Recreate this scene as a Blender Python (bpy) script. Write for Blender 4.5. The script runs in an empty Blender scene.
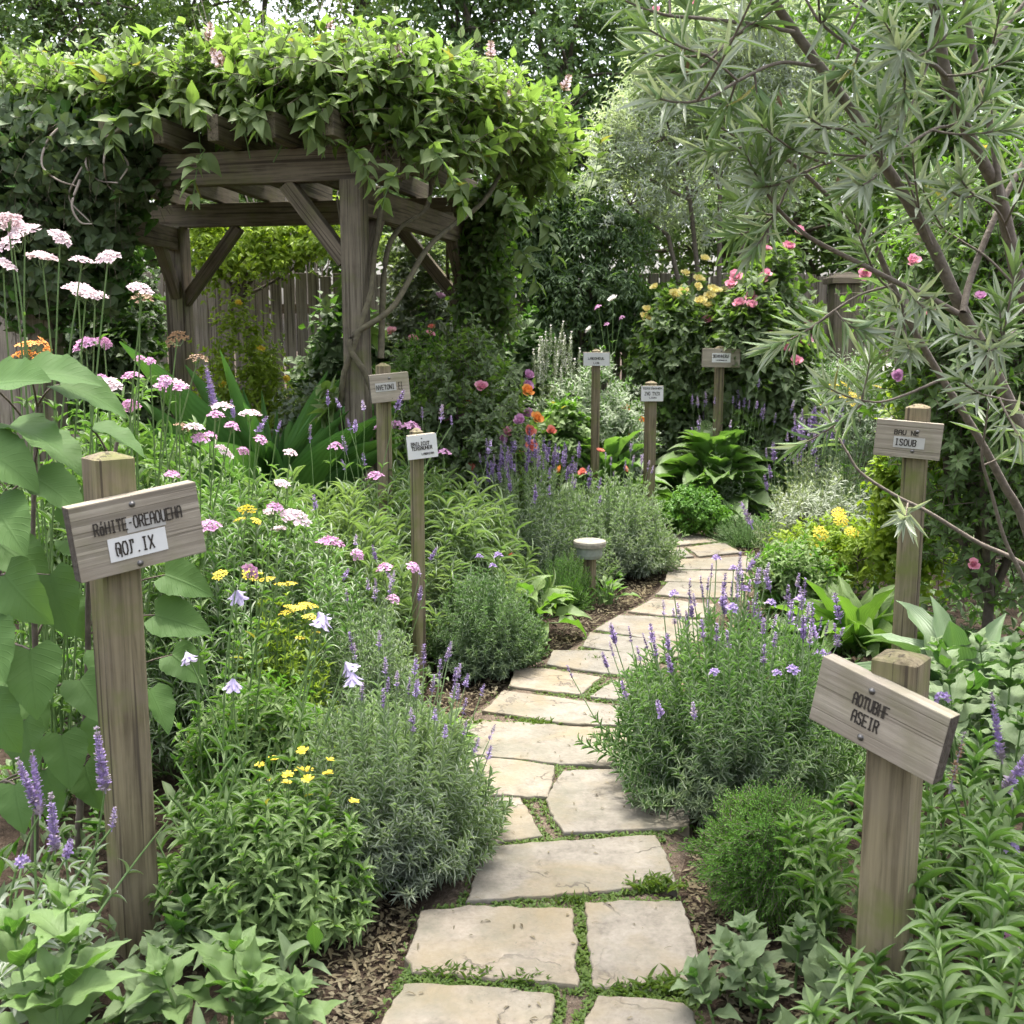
import bpy, bmesh, math, random
import numpy as np
from mathutils import Vector, Matrix

scene = bpy.context.scene
COL = scene.collection
R = math.radians

# ------------------------------------------------------------------ camera, sky, sun, exposure
CAM_H, FPX = 1.5, 1100.0
PITCH = math.atan(182 / FPX)
cam_d = bpy.data.cameras.new("camera")
cam_d.sensor_width = 36.0
cam_d.lens = 36.0 * FPX / 1024
cam_d.clip_start = 0.05
cam_d.clip_end = 400
cam_d.dof.use_dof = True
cam_d.dof.focus_distance = 3.8
cam_d.dof.aperture_fstop = 9.0
cam = bpy.data.objects.new("camera", cam_d)
COL.objects.link(cam)
cam.location = (0, 0, CAM_H)
cam.rotation_euler = (math.pi / 2 - PITCH, 0, 0)
scene.camera = cam

SUN_EL, SUN_AZ = R(76), R(-2)          # azimuth from +Y towards +X
world = bpy.data.worlds.new("World")
scene.world = world
world.use_nodes = True
wn = world.node_tree
bg = wn.nodes["Background"]
sky = wn.nodes.new("ShaderNodeTexSky")
sky.sky_type = 'NISHITA'
sky.sun_disc = False
sky.sun_elevation = SUN_EL
sky.sun_rotation = SUN_AZ
sky.air_density = 1.0
sky.dust_density = 7.0
sky.ozone_density = 1.0
hz = wn.nodes.new("ShaderNodeHueSaturation")          # thin bright haze: a whiter sky
hz.inputs["Saturation"].default_value = 0.45
wn.links.new(sky.outputs[0], hz.inputs["Color"])
wn.links.new(hz.outputs[0], bg.inputs[0])
bg.inputs[1].default_value = 0.15
sun_d = bpy.data.lights.new("sun", 'SUN')
sun_d.energy = 1.35
sun_d.angle = R(5)
sun_d.color = (1.0, 0.95, 0.86)
sun = bpy.data.objects.new("sun", sun_d)
COL.objects.link(sun)
sun.rotation_euler = Vector((math.cos(SUN_EL) * math.sin(SUN_AZ), math.cos(SUN_EL) * math.cos(SUN_AZ), math.sin(SUN_EL))).to_track_quat('Z', 'Y').to_euler()
scene.view_settings.view_transform = 'Standard'
scene.view_settings.look = 'None'
scene.view_settings.gamma = 1
scene.view_settings.exposure = 2.3
scene.cycles.max_bounces = 12
scene.cycles.transmission_bounces = 8
scene.cycles.diffuse_bounces = 7
scene.cycles.use_denoising = True

# ------------------------------------------------------------------ pixel helpers (used to lay the garden out)
_C, _S = math.cos(PITCH), math.sin(PITCH)
def ray(u, v):
    dx, dy = (u - 512) / FPX, -(v - 512) / FPX
    return np.array([dx, _C + dy * _S, -_S + dy * _C])
def at(u, v, Y):
    r = ray(u, v); p = r * (Y / r[1]); p[2] += CAM_H
    return p
def gnd(u, v, z=0.0):
    r = ray(u, v); p = r * ((z - CAM_H) / r[2]); p[2] = z
    return p
def zat(v, Y):
    return at(512, v, Y)[2]
def B(u, Y):
    d = Y * _C + CAM_H * _S
    return np.array([(u - 512) / FPX * d, Y, 0.0])
def span(u0, u1, vtop, Y):
    """base point, half width and height of a mound that fills this stretch of the view at depth Y"""
    d = Y * _C + 1.1 * _S
    return B((u0 + u1) / 2, Y), (u1 - u0) / 2 * d / FPX, zat(vtop, Y)

# ------------------------------------------------------------------ mesh builder
class MB:
    def __init__(s):
        s.V = []; s.F = []; s.U = []; s.M = []; s.n = 0
    def add(s, V, F, U=None, mi=0):
        V = np.asarray(V, float).reshape(-1, 3)
        s.V.append(V)
        F = np.asarray(F, np.int64)
        s.F.append(F + s.n)
        s.U.append(np.zeros((len(V), 2)) if U is None else np.asarray(U, float))
        s.M.append(np.full(len(F), mi, np.int32))
        s.n += len(V)
        return s
    def mesh(s, name, mats, smooth=True):
        me = bpy.data.meshes.new(name)
        if s.n == 0:
            return me
        V = np.concatenate(s.V)
        U = np.concatenate(s.U)
        li = np.concatenate([f.ravel() for f in s.F])
        tot = np.concatenate([np.full(len(f), f.shape[1], np.int64) for f in s.F])
        st = np.concatenate([[0], np.cumsum(tot)[:-1]])
        me.vertices.add(len(V)); me.vertices.foreach_set("co", V.astype(np.float32).ravel())
        me.loops.add(len(li)); me.loops.foreach_set("vertex_index", li.astype(np.int32))
        me.polygons.add(len(tot))
        me.polygons.foreach_set("loop_start", st.astype(np.int32))
        try:
            me.polygons.foreach_set("loop_total", tot.astype(np.int32))
        except Exception:
            pass
        me.polygons.foreach_set("material_index", np.concatenate(s.M))
        me.polygons.foreach_set("use_smooth", np.full(len(tot), smooth))
        uv = me.uv_layers.new(name="UVMap")
        uv.data.foreach_set("uv", U[li].astype(np.float32).ravel())
        for m in (mats if isinstance(mats, (list, tuple)) else [mats]):
            me.materials.append(m)
        me.update(calc_edges=True)
        return me
    def build(s, name, mats, parent=None, smooth=True):
        return obj(name, s.mesh(name, mats, smooth), parent)

def obj(name, me, parent=None):
    o = bpy.data.objects.new(name, me)
    COL.objects.link(o)
    if parent is not None:
        o.parent = parent
    return o
def thing(name, label, cat, loc=(0, 0, 0), group=None, rotz=0):
    o = bpy.data.objects.new(name, None)
    COL.objects.link(o)
    o.empty_display_size = 0.1
    o.location = tuple(float(x) for x in loc); o.rotation_euler = (0, 0, rotz)
    tag(o, label, cat, group)
    return o
def tag(o, label=None, cat=None, group=None, kind=None):
    if label: o["label"] = label
    if cat: o["category"] = cat
    if group: o["group"] = group
    if kind: o["kind"] = kind
    return o

def nrm(a):
    return a / np.maximum(np.linalg.norm(a, axis=-1, keepdims=True), 1e-9)

# ------------------------------------------------------------------ leaves, stems
def profile(kind, t):
    if kind == 'lance':  w = np.sin(np.pi * t ** 0.8) ** 0.95
    elif kind == 'ellip': w = np.sin(np.pi * t ** 0.78) ** 1.25
    elif kind == 'ovate': w = np.sin(np.pi * t ** 0.62) ** 0.95 * (1 - .25 * t ** 3)
    elif kind == 'needle': w = np.minimum(1, (1 - t) * 3.0) * np.minimum(1, 0.35 + t * 4)
    elif kind == 'strap': w = np.minimum(1, ((1 - t) * 2.2) ** 0.8) * (0.6 + 0.4 * np.minimum(1, t * 3))
    elif kind == 'heart':
        w = np.where(t < 0.12, 0.55 + 0.45 * np.sin(np.pi / 2 * t / 0.12), np.cos(np.pi / 2 * np.clip((t - 0.12) / 0.88, 0, 1)) ** 0.85)
    elif kind == 'obov': w = np.sin(np.pi * t ** 1.25) ** 0.75
    elif kind == 'petal': w = np.sin(np.pi * np.clip(t * 0.86 + 0.04, 0, 1) ** 1.3) ** 0.6
    else: w = np.sin(np.pi * t)
    return np.maximum(w, 0.03)

def leaf(kind='lance', nl=4, nw=2, curl=0.5, fold=0.25, ripple=0.0, serr=0.0, bend0=0.0):
    """unit leaf: length 1 along x, half-width 0.5 along y; droops by curl (radians over its length)"""
    t = np.linspace(0, 1, nl + 1)
    w = profile(kind, t) * 0.5
    if serr:
        w = w * (1 + serr * np.where(np.arange(nl + 1) % 2 == 0, 1, -1))
        w[-1] = 0.01
    ang = bend0 - curl * t ** 1.2
    dx = np.cos(ang); dz = np.sin(ang)
    x = np.concatenate([[0], np.cumsum((dx[1:] + dx[:-1]) / 2 / nl)])
    z = np.concatenate([[0], np.cumsum((dz[1:] + dz[:-1]) / 2 / nl)])
    s = np.linspace(-1, 1, nw + 1)
    X = np.repeat(x[:, None], nw + 1, 1); Y = s[None] * w[:, None]
    Z = z[:, None] + fold * np.abs(s)[None] * w[:, None]
    if ripple:
        Z = Z + ripple * np.sin(t * 17)[:, None] * np.abs(s)[None] ** 2 * w[:, None]
    if kind == 'heart':   # lobes behind the stalk
        X[0] -= 0.10 * np.abs(s); X[1] -= 0.04 * np.abs(s)
    V = np.stack([X, Y, Z], -1).reshape(-1, 3)
    U = np.stack([np.repeat(s[None], nl + 1, 0), np.repeat(t[:, None], nw + 1, 1)], -1).reshape(-1, 2)
    F = []
    for i in range(nl):
        for j in range(nw):
            a = i * (nw + 1) + j
            F.append((a, a + 1, a + nw + 2, a + nw + 1))
    return V, np.array(F), U

def tpls(kind, nl, nw, curls, fold=0.25, **k):
    return [leaf(kind, nl, nw, c, fold, **k) for c in curls]

def scatter(mb, T, P, D, N, L, W, rng, mi=0):
    """put one leaf of the list T at every P, pointing along D, upper side towards N"""
    P = np.asarray(P, float).reshape(-1, 3); n = len(P)
    if n == 0: return
    D = nrm(np.asarray(D, float).reshape(-1, 3)); N = np.broadcast_to(np.asarray(N, float), (n, 3))
    L = np.broadcast_to(np.asarray(L, float), (n,)); W = np.broadcast_to(np.asarray(W, float), (n,))
    y = np.cross(N, D)
    bad = np.linalg.norm(y, axis=1) < 1e-4
    y[bad] = np.cross(D[bad], np.array([0.3, 0.9, 0.1]))
    y = nrm(y); z = np.cross(D, y)
    pick = rng.integers(0, len(T), n)
    for k, (V, F, U) in enumerate(T):
        m = np.where(pick == k)[0]
        if not len(m): continue
        q = (P[m, None] + L[m, None, None] * (V[None, :, 0, None] * D[m, None] + V[None, :, 2, None] * z[m, None])
             + W[m, None, None] * V[None, :, 1, None] * y[m, None])
        f = (F[None] + (np.arange(len(m)) * len(V))[:, None, None]).reshape(-1, F.shape[1])
        mb.add(q.reshape(-1, 3), f, np.tile(U, (len(m), 1)), mi)

def tubes(mb, polys, r0, r1, sides=4, mi=0):
    polys = np.asarray(polys, float)
    if polys.ndim == 2: polys = polys[None]
    n, k, _ = polys.shape
    if n == 0: return
    T = np.gradient(polys, axis=1); T = nrm(T)
    ref = np.where(np.abs(T[..., 2:3]) > 0.9, np.array([1.0, 0, 0]), np.array([0, 0, 1.0]))
    a = nrm(np.cross(T, ref)); b = np.cross(T, a)
    r0 = np.broadcast_to(np.asarray(r0, float), (n,)); r1 = np.broadcast_to(np.asarray(r1, float), (n,))
    rad = r0[:, None] + (r1 - r0)[:, None] * np.linspace(0, 1, k)[None]
    ph = np.arange(sides) * 2 * np.pi / sides
    V = polys[:, :, None] + rad[:, :, None, None] * (np.cos(ph)[None, None, :, None] * a[:, :, None] + np.sin(ph)[None, None, :, None] * b[:, :, None])
    F = []
    for i in range(k - 1):
        for j in range(sides):
            F.append((i * sides + j, i * sides + (j + 1) % sides, (i + 1) * sides + (j + 1) % sides, (i + 1) * sides + j))
    F = np.array(F)
    f = (F[None] + (np.arange(n) * k * sides)[:, None, None]).reshape(-1, 4)
    U = np.stack([np.zeros((n, k, sides)), np.broadcast_to(np.linspace(0, 1, k)[None, :, None], (n, k, sides))], -1).reshape(-1, 2)
    mb.add(V.reshape(-1, 3), f, U, mi)

def bez(p0, p1, p2, k=7):
    p0, p1, p2 = (np.asarray(p, float).reshape(-1, 1, 3) for p in (p0, p1, p2))
    t = np.linspace(0, 1, k)[None, :, None]
    return (1 - t) ** 2 * p0 + 2 * t * (1 - t) * p1 + t ** 2 * p2

def smooth_line(pts, k=24):
    """Catmull-Rom through pts"""
    P = np.asarray(pts, float)
    Q = np.concatenate([[2 * P[0] - P[1]], P, [2 * P[-1] - P[-2]]])
    out = []
    seg = len(P) - 1
    for q in np.linspace(0, seg - 1e-6, k):
        i = int(q); t = q - i
        a, b, c, d = Q[i], Q[i + 1], Q[i + 2], Q[i + 3]
        out.append(0.5 * (2 * b + (c - a) * t + (2 * a - 5 * b + 4 * c - d) * t * t + (3 * b - a - 3 * c + d) * t ** 3))
    return np.array(out)

def leaves_along(mb, polys, per, T, L, W, rng, angle=0.9, start=0.15, end=1.0, pairs=True, up=0.0, droop=0.0, taper=0.35, jit=0.25, mi=0):
    n, k, _ = polys.shape
    m = per
    t = start + (end - start) * (np.arange(m)[None] + (0.0 if pairs else 0.5)) / m + rng.uniform(-.3, .3, (n, m)) * (end - start) / m
    if pairs: t = np.floor(t * m / 2 + 0.25) * 2 / m + rng.uniform(-.02, .02, (n, m)) / m
    t = np.clip(t, 0, 0.999)
    x = t * (k - 1); i = np.clip(x.astype(int), 0, k - 2); fr = (x - i)[..., None]
    rows = np.arange(n)[:, None]
    P = polys[rows, i] * (1 - fr) + polys[rows, i + 1] * fr
    Tn = nrm(polys[rows, i + 1] - polys[rows, i])
    ref = np.where(np.abs(Tn[..., 2:3]) > 0.95, np.array([1.0, 0, 0]), np.array([0, 0, 1.0]))
    a = nrm(np.cross(Tn, ref)); b = np.cross(Tn, a)
    idx = np.arange(m)[None]
    az = (idx % 2) * np.pi + (idx // 2) * (np.pi / 2 + 0.35) if pairs else idx * 2.39996
    az = az + rng.uniform(0, 2 * np.pi, (n, 1)) + rng.uniform(-jit, jit, (n, m))
    perp = np.cos(az)[..., None] * a + np.sin(az)[..., None] * b
    ang = (angle + rng.uniform(-jit, jit, (n, m))) * (1 - .5 * np.clip((t - start) / max(end - start, 1e-6), 0, 1) ** 4)
    D = np.cos(ang)[..., None] * Tn + np.sin(ang)[..., None] * perp
    D[..., 2] += -droop
    N = Tn + np.array([0, 0, up])
    sz = (1 - taper * np.clip((t - start) / max(end - start, 1e-6), 0, 1) ** 2) * rng.uniform(0.75, 1.2, (n, m))
    scatter(mb, T, P.reshape(-1, 3), D.reshape(-1, 3), N.reshape(-1, 3), (L * sz).ravel(), (W * sz).ravel(), rng, mi)

# ------------------------------------------------------------------ materials
def nodes(name):
    m = bpy.data.materials.new(name); m.use_nodes = True
    nt = m.node_tree; nt.nodes.clear()
    return m, nt, nt.nodes, nt.links
def N_(nt, t, **k):
    n = nt.nodes.new(t)
    for a, b in k.items(): setattr(n, a, b)
    return n
def mixc(nt, f, a, b, blend='MIX'):
    n = N_(nt, "ShaderNodeMix", data_type='RGBA', blend_type=blend)
    for s, v in ((0, f), (6, a), (7, b)):
        if isinstance(v, (int, float)): n.inputs[s].default_value = v
        elif isinstance(v, tuple): n.inputs[s].default_value = (*v, 1) if len(v) == 3 else v
        else: nt.links.new(v, n.inputs[s])
    return n.outputs[2]
def math_(nt, op, a, b=None, c=None):
    n = N_(nt, "ShaderNodeMath", operation=op)
    for s, v in enumerate((a, b, c)):
        if v is None: continue
        if isinstance(v, (int, float)): n.inputs[s].default_value = v
        else: nt.links.new(v, n.inputs[s])
    return n.outputs[0]
def ramp(nt, f, stops):
    n = N_(nt, "ShaderNodeValToRGB")
    e = n.color_ramp.elements
    while len(e) < len(stops): e.new(0.5)
    for x, (p, c) in zip(e, stops):
        x.position = p; x.color = (*c, 1) if isinstance(c, tuple) else (c, c, c, 1)
    nt.links.new(f, n.inputs[0])
    return n.outputs[0]
def noise(nt, vec, scale, detail=4, rough=.55, dist=0.0):
    n = N_(nt, "ShaderNodeTexNoise")
    n.inputs["Scale"].default_value = scale; n.inputs["Detail"].default_value = detail
    n.inputs["Roughness"].default_value = rough; n.inputs["Distortion"].default_value = dist
    if vec is not None: nt.links.new(vec, n.inputs["Vector"])
    return n

def leaf_mat(name, c1, c2, under=None, rough=.48, trans=.34, vein=0.0, ribs=0.0, odd=None, oddp=0.03, tcol=None, spec=.25):
    m, nt, ns, ln = nodes(name)
    out = N_(nt, "ShaderNodeOutputMaterial")
    geo = N_(nt, "ShaderNodeNewGeometry")
    rnd = geo.outputs["Random Per Island"]
    c1, c2 = (tuple(x * k for x, k in zip(c, (.95, 1.05, .86))) for c in (c1, c2))
    col = mixc(nt, rnd, c1, c2)
    tc = N_(nt, "ShaderNodeTexCoord")
    nz = noise(nt, tc.outputs["Object"], 3.2, 2)
    f = ramp(nt, nz.outputs[0], [(.38, 0.0), (.66, 1.0)])
    col = mixc(nt, math_(nt, 'MULTIPLY', f, .35), col, tuple(min(1, x * y) for x, y in zip(c2, (1.35, 1.22, .95))))
    if odd:
        h = math_(nt, 'FRACT', math_(nt, 'MULTIPLY', rnd, 37.7))
        col = mixc(nt, math_(nt, 'LESS_THAN', h, oddp), col, odd)
    bump_h = None
    if vein or ribs:
        uv = N_(nt, "ShaderNodeSeparateXYZ"); ln.new(tc.outputs["UV"], uv.inputs[0])
        s = math_(nt, 'ABSOLUTE', uv.outputs[0])
        mid = math_(nt, 'SMOOTH_MIN', math_(nt, 'MULTIPLY', s, 12.0), 1.0, .2)
        side = math_(nt, 'SINE', math_(nt, 'SUBTRACT', math_(nt, 'MULTIPLY', uv.outputs[1], 62.0 if not ribs else 0.0), math_(nt, 'MULTIPLY', s, 16.0 if not ribs else 46.0)))
        sv = ramp(nt, side, [(.80, 0.0), (1.0, 1.0)]) if not ribs else math_(nt, 'MULTIPLY_ADD', side, .5, .5)
        vv = math_(nt, 'MAXIMUM', math_(nt, 'SUBTRACT', 1.0, mid), math_(nt, 'MULTIPLY', sv, .6))
        col = mixc(nt, math_(nt, 'MULTIPLY', vv, vein), col, tuple(min(1, x * 1.75 + .03) for x in c2))
        bump_h = vv
    if under:
        col = mixc(nt, geo.outputs["Backfacing"], col, under)
    p = N_(nt, "ShaderNodeBsdfPrincipled")
    ln.new(col, p.inputs["Base Color"]); p.inputs["Roughness"].default_value = rough
    p.inputs["Specular IOR Level"].default_value = spec
    if bump_h is not None:
        b = N_(nt, "ShaderNodeBump"); b.inputs["Strength"].default_value = .35; b.inputs["Distance"].default_value = .004; b.invert = True
        ln.new(bump_h, b.inputs["Height"]); ln.new(b.outputs[0], p.inputs["Normal"])
    t = N_(nt, "ShaderNodeBsdfTranslucent")
    tcl = mixc(nt, 1.0, col, tcol or (1.3, 1.35, .68), 'MULTIPLY')
    ln.new(tcl, t.inputs[0])
    mx = N_(nt, "ShaderNodeMixShader"); mx.inputs[0].default_value = trans
    ln.new(p.outputs[0], mx.inputs[1]); ln.new(t.outputs[0], mx.inputs[2])
    ln.new(mx.outputs[0], out.inputs[0])
    return m

def plain_mat(name, c1, c2=None, rough=.6, scale=40, bump=.0, metal=0.0, trans=0.0):
    m, nt, ns, ln = nodes(name)
    out = N_(nt, "ShaderNodeOutputMaterial"); p = N_(nt, "ShaderNodeBsdfPrincipled")
    tc = N_(nt, "ShaderNodeTexCoord"); nz = noise(nt, tc.outputs["Object"], scale, 4)
    c2 = c2 or tuple(x * .7 for x in c1)
    f = ramp(nt, nz.outputs[0], [(.32, 0.0), (.68, 1.0)])
    col = mixc(nt, f, c1, c2)
    ln.new(col, p.inputs["Base Color"]); p.inputs["Roughness"].default_value = rough; p.inputs["Metallic"].default_value = metal
    if bump:
        b = N_(nt, "ShaderNodeBump"); b.inputs["Strength"].default_value = bump; b.inputs["Distance"].default_value = .01
        ln.new(nz.outputs[0], b.inputs["Height"]); ln.new(b.outputs[0], p.inputs["Normal"])
    if trans:
        t = N_(nt, "ShaderNodeBsdfTranslucent"); ln.new(col, t.inputs[0])
        mx = N_(nt, "ShaderNodeMixShader"); mx.inputs[0].default_value = trans
        ln.new(p.outputs[0], mx.inputs[1]); ln.new(t.outputs[0], mx.inputs[2]); ln.new(mx.outputs[0], out.inputs[0])
    else:
        ln.new(p.outputs[0], out.inputs[0])
    return m

def petal_mat(name, c1, c2, trans=.3, grad=None):
    m, nt, ns, ln = nodes(name)
    out = N_(nt, "ShaderNodeOutputMaterial"); p = N_(nt, "ShaderNodeBsdfPrincipled")
    geo = N_(nt, "ShaderNodeNewGeometry"); tc = N_(nt, "ShaderNodeTexCoord")
    oi = N_(nt, "ShaderNodeObjectInfo")
    f = math_(nt, 'FRACT', math_(nt, 'ADD', geo.outputs["Random Per Island"], math_(nt, 'MULTIPLY', oi.outputs["Random"], .6)))
    col = mixc(nt, f, c1, c2)
    if grad:
        uv = N_(nt, "ShaderNodeSeparateXYZ"); ln.new(tc.outputs["UV"], uv.inputs[0])
        col = mixc(nt, math_(nt, 'POWER', math_(nt, 'SUBTRACT', 1.0, uv.outputs[1]), 2.0), col, grad)
    ln.new(col, p.inputs["Base Color"]); p.inputs["Roughness"].default_value = .6; p.inputs["Specular IOR Level"].default_value = .25
    t = N_(nt, "ShaderNodeBsdfTranslucent"); ln.new(col, t.inputs[0])
    mx = N_(nt, "ShaderNodeMixShader"); mx.inputs[0].default_value = trans
    ln.new(p.outputs[0], mx.inputs[1]); ln.new(t.outputs[0], mx.inputs[2]); ln.new(mx.outputs[0], out.inputs[0])
    return m

def wood_mat(name, axis, light=(.34, .28, .205), dark=(.12, .095, .068), algae=.5, crk=.75):
    m, nt, ns, ln = nodes(name)
    out = N_(nt, "ShaderNodeOutputMaterial"); p = N_(nt, "ShaderNodeBsdfPrincipled")
    tc = N_(nt, "ShaderNodeTexCoord"); oi = N_(nt, "ShaderNodeObjectInfo")
    off = N_(nt, "ShaderNodeVectorMath", operation='ADD')
    cb = N_(nt, "ShaderNodeCombineXYZ")
    r = math_(nt, 'MULTIPLY', oi.outputs["Random"], 40.0)
    for i in range(3): ln.new(r, cb.inputs[i])
    ln.new(tc.outputs["Object"], off.inputs[0]); ln.new(cb.outputs[0], off.inputs[1])
    mp = N_(nt, "ShaderNodeMapping")
    sc = [1.0, 1.0, 1.0]; sc[axis] = .045
    mp.inputs["Scale"].default_value = sc
    ln.new(off.outputs[0], mp.inputs["Vector"])
    g1 = noise(nt, mp.outputs[0], 95, 6, .62, .35)
    g2 = noise(nt, mp.outputs[0], 28, 3, .5, .6)
    mp2 = N_(nt, "ShaderNodeMapping"); sc2 = [1.0, 1.0, 1.0]; sc2[axis] = .012
    mp2.inputs["Scale"].default_value = sc2; ln.new(off.outputs[0], mp2.inputs["Vector"])
    g3 = noise(nt, mp2.outputs[0], 60, 2, .4, .2)
    crack = ramp(nt, g3.outputs[0], [(.0, 1.0), (.36, 1.0), (.40, 0.0)])
    blot = noise(nt, off.outputs[0], 9, 3, .55)
    f = math_(nt, 'ADD', math_(nt, 'MULTIPLY', g1.outputs[0], .6), math_(nt, 'MULTIPLY', g2.outputs[0], .4))
    col = ramp(nt, f, [(.33, dark), (.46, tuple((a + b) / 2 for a, b in zip(light, dark))), (.56, light), (.70, tuple(min(1, x * 1.25) for x in light))])
    col = mixc(nt, ramp(nt, blot.outputs[0], [(.45, 0.0), (.72, .45)]), col, (.20, .165, .12))
    al = noise(nt, off.outputs[0], 5.5, 4, .6)
    col = mixc(nt, ramp(nt, al.outputs[0], [(.50, 0.0), (.70, algae)]), col, (.13, .14, .045))
    col = mixc(nt, math_(nt, 'MULTIPLY', crack, crk), col, (.045, .035, .026))
    ln.new(col, p.inputs["Base Color"]); p.inputs["Roughness"].default_value = .85; p.inputs["Specular IOR Level"].default_value = .2
    b = N_(nt, "ShaderNodeBump"); b.inputs["Strength"].default_value = .7; b.inputs["Distance"].default_value = .004
    ln.new(math_(nt, 'SUBTRACT', f, math_(nt, 'MULTIPLY', crack, .4)), b.inputs["Height"]); ln.new(b.outputs[0], p.inputs["Normal"])
    ln.new(p.outputs[0], out.inputs[0])
    return m

def stone_mat(name):
    m, nt, ns, ln = nodes(name)
    out = N_(nt, "ShaderNodeOutputMaterial"); p = N_(nt, "ShaderNodeBsdfPrincipled")
    geo = N_(nt, "ShaderNodeNewGeometry"); oi = N_(nt, "ShaderNodeObjectInfo")
    P = geo.outputs["Position"]
    big = noise(nt, P, 3.0, 4, .6, .4); mid = noise(nt, P, 11, 5, .6, .3); fine = noise(nt, P, 70, 5, .65)
    f = math_(nt, 'ADD', math_(nt, 'MULTIPLY', mid.outputs[0], .6), math_(nt, 'MULTIPLY', fine.outputs[0], .4))
    col = ramp(nt, f, [(.30, (.085, .076, .063)), (.45, (.15, .137, .116)), (.66, (.215, .198, .171))])
    tint = mixc(nt, oi.outputs["Random"], (1.10, 1.04, .96), (.80, .81, .80))
    col = mixc(nt, 1.0, col, tint, 'MULTIPLY')
    col = mixc(nt, ramp(nt, big.outputs[0], [(.46, 0.0), (.66, .75)]), col, (.155, .125, .072))      # ochre algae stain
    gs = noise(nt, P, 4.2, 5, .65, .2)
    col = mixc(nt, ramp(nt, gs.outputs[0], [(.48, 0.0), (.68, .7)]), col, (.10, .098, .072))
    sp = noise(nt, P, 150, 2, .5)
    patch = noise(nt, P, 7, 2)
    spk = math_(nt, 'MULTIPLY', ramp(nt, sp.outputs[0], [(.66, 0.0), (.72, 1.0)]), ramp(nt, patch.outputs[0], [(.45, 0.0), (.62, .8)]))
    col = mixc(nt, spk, col, (.09, .08, .06))
    # hairline cracks
    dn = noise(nt, P, 5, 4, .6)
    dv = N_(nt, "ShaderNodeVectorMath", operation='MULTIPLY_ADD'); ln.new(dn.outputs["Color"], dv.inputs[0]); dv.inputs[1].default_value = (.35, .35, .35); ln.new(P, dv.inputs[2])
    vo = N_(nt, "ShaderNodeTexVoronoi", feature='DISTANCE_TO_EDGE'); vo.inputs["Scale"].default_value = 2.3; ln.new(dv.outputs[0], vo.inputs["Vector"])
    cm = noise(nt, P, 3.1, 2)
    cr = math_(nt, 'MULTIPLY', ramp(nt, vo.outputs[0], [(.0, 1.0), (.006, .9), (.012, 0.0)]), ramp(nt, cm.outputs[0], [(.48, 0.0), (.56, 1.0)]))
    col = mixc(nt, math_(nt, 'MULTIPLY', cr, .8), col, (.06, .05, .04))
    ln.new(col, p.inputs["Base Color"]); p.inputs["Roughness"].default_value = .8; p.inputs["Specular IOR Level"].default_value = .3
    b = N_(nt, "ShaderNodeBump"); b.inputs["Strength"].default_value = .55; b.inputs["Distance"].default_value = .008
    h = math_(nt, 'SUBTRACT', math_(nt, 'ADD', f, math_(nt, 'MULTIPLY', mid.outputs[0], .8)), cr)
    ln.new(h, b.inputs["Height"]); ln.new(b.outputs[0], p.inputs["Normal"])
    ln.new(p.outputs[0], out.inputs[0])
    return m

def soil_mat(name, c1, c2, c3):
    m, nt, ns, ln = nodes(name)
    out = N_(nt, "ShaderNodeOutputMaterial"); p = N_(nt, "ShaderNodeBsdfPrincipled")
    geo = N_(nt, "ShaderNodeNewGeometry"); P = geo.outputs["Position"]
    a = noise(nt, P, 45, 5, .7); b_ = noise(nt, P, 160, 3, .6); c = noise(nt, P, 1.3, 3)
    f = math_(nt, 'ADD', math_(nt, 'MULTIPLY', a.outputs[0], .6), math_(nt, 'MULTIPLY', b_.outputs[0], .4))
    col = ramp(nt, f, [(.36, c1), (.52, c2), (.66, c3)])
    col = mixc(nt, ramp(nt, c.outputs[0], [(.5, 0.0), (.7, .5)]), col, c1)
    ln.new(col, p.inputs["Base Color"]); p.inputs["Roughness"].default_value = .95; p.inputs["Specular IOR Level"].default_value = .1
    b = N_(nt, "ShaderNodeBump"); b.inputs["Strength"].default_value = 1.0; b.inputs["Distance"].default_value = .02
    ln.new(f, b.inputs["Height"]); ln.new(b.outputs[0], p.inputs["Normal"])
    ln.new(p.outputs[0], out.inputs[0])
    return m

M = {}
M['vine'] = leaf_mat('vine leaf', (.10, .165, .042), (.18, .25, .082), under=(.17, .23, .09), trans=.45, vein=.25, tcol=(1.2, 1.25, .8), odd=(.20, .19, .04), oddp=.02)
M['ivy'] = leaf_mat('climber leaf', (.05, .115, .03), (.09, .17, .045), under=(.09, .13, .06), trans=.25, vein=.35)
M['dark_tree'] = leaf_mat('dark tree leaf', (.065, .11, .042), (.12, .175, .075), trans=.4)
M['mid_tree'] = leaf_mat('tree leaf', (.09, .145, .05), (.155, .215, .085), trans=.4)
M['cedar'] = leaf_mat('cedar spray', (.075, .125, .055), (.13, .19, .09), trans=.38)
M['olive'] = leaf_mat('silver tree leaf', (.31, .355, .23), (.42, .46, .32), under=(.42, .45, .38), trans=.4, tcol=(1.1, 1.15, .95))
M['oleander'] = leaf_mat('oleander leaf', (.115, .175, .088), (.18, .245, .13), under=(.33, .37, .29), trans=.28, vein=.4, odd=(.30, .27, .07), oddp=.008, rough=.42, tcol=(1.25, 1.35, .75))
M['lav'] = leaf_mat('lavender leaf', (.165, .24, .12), (.28, .35, .20), under=(.31, .35, .27), trans=.3, tcol=(1.15, 1.25, .9))
M['lavgreen'] = leaf_mat('green lavender leaf', (.09, .185, .055), (.165, .265, .095), under=(.26, .31, .21), trans=.3, tcol=(1.15, 1.25, .85))
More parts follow.
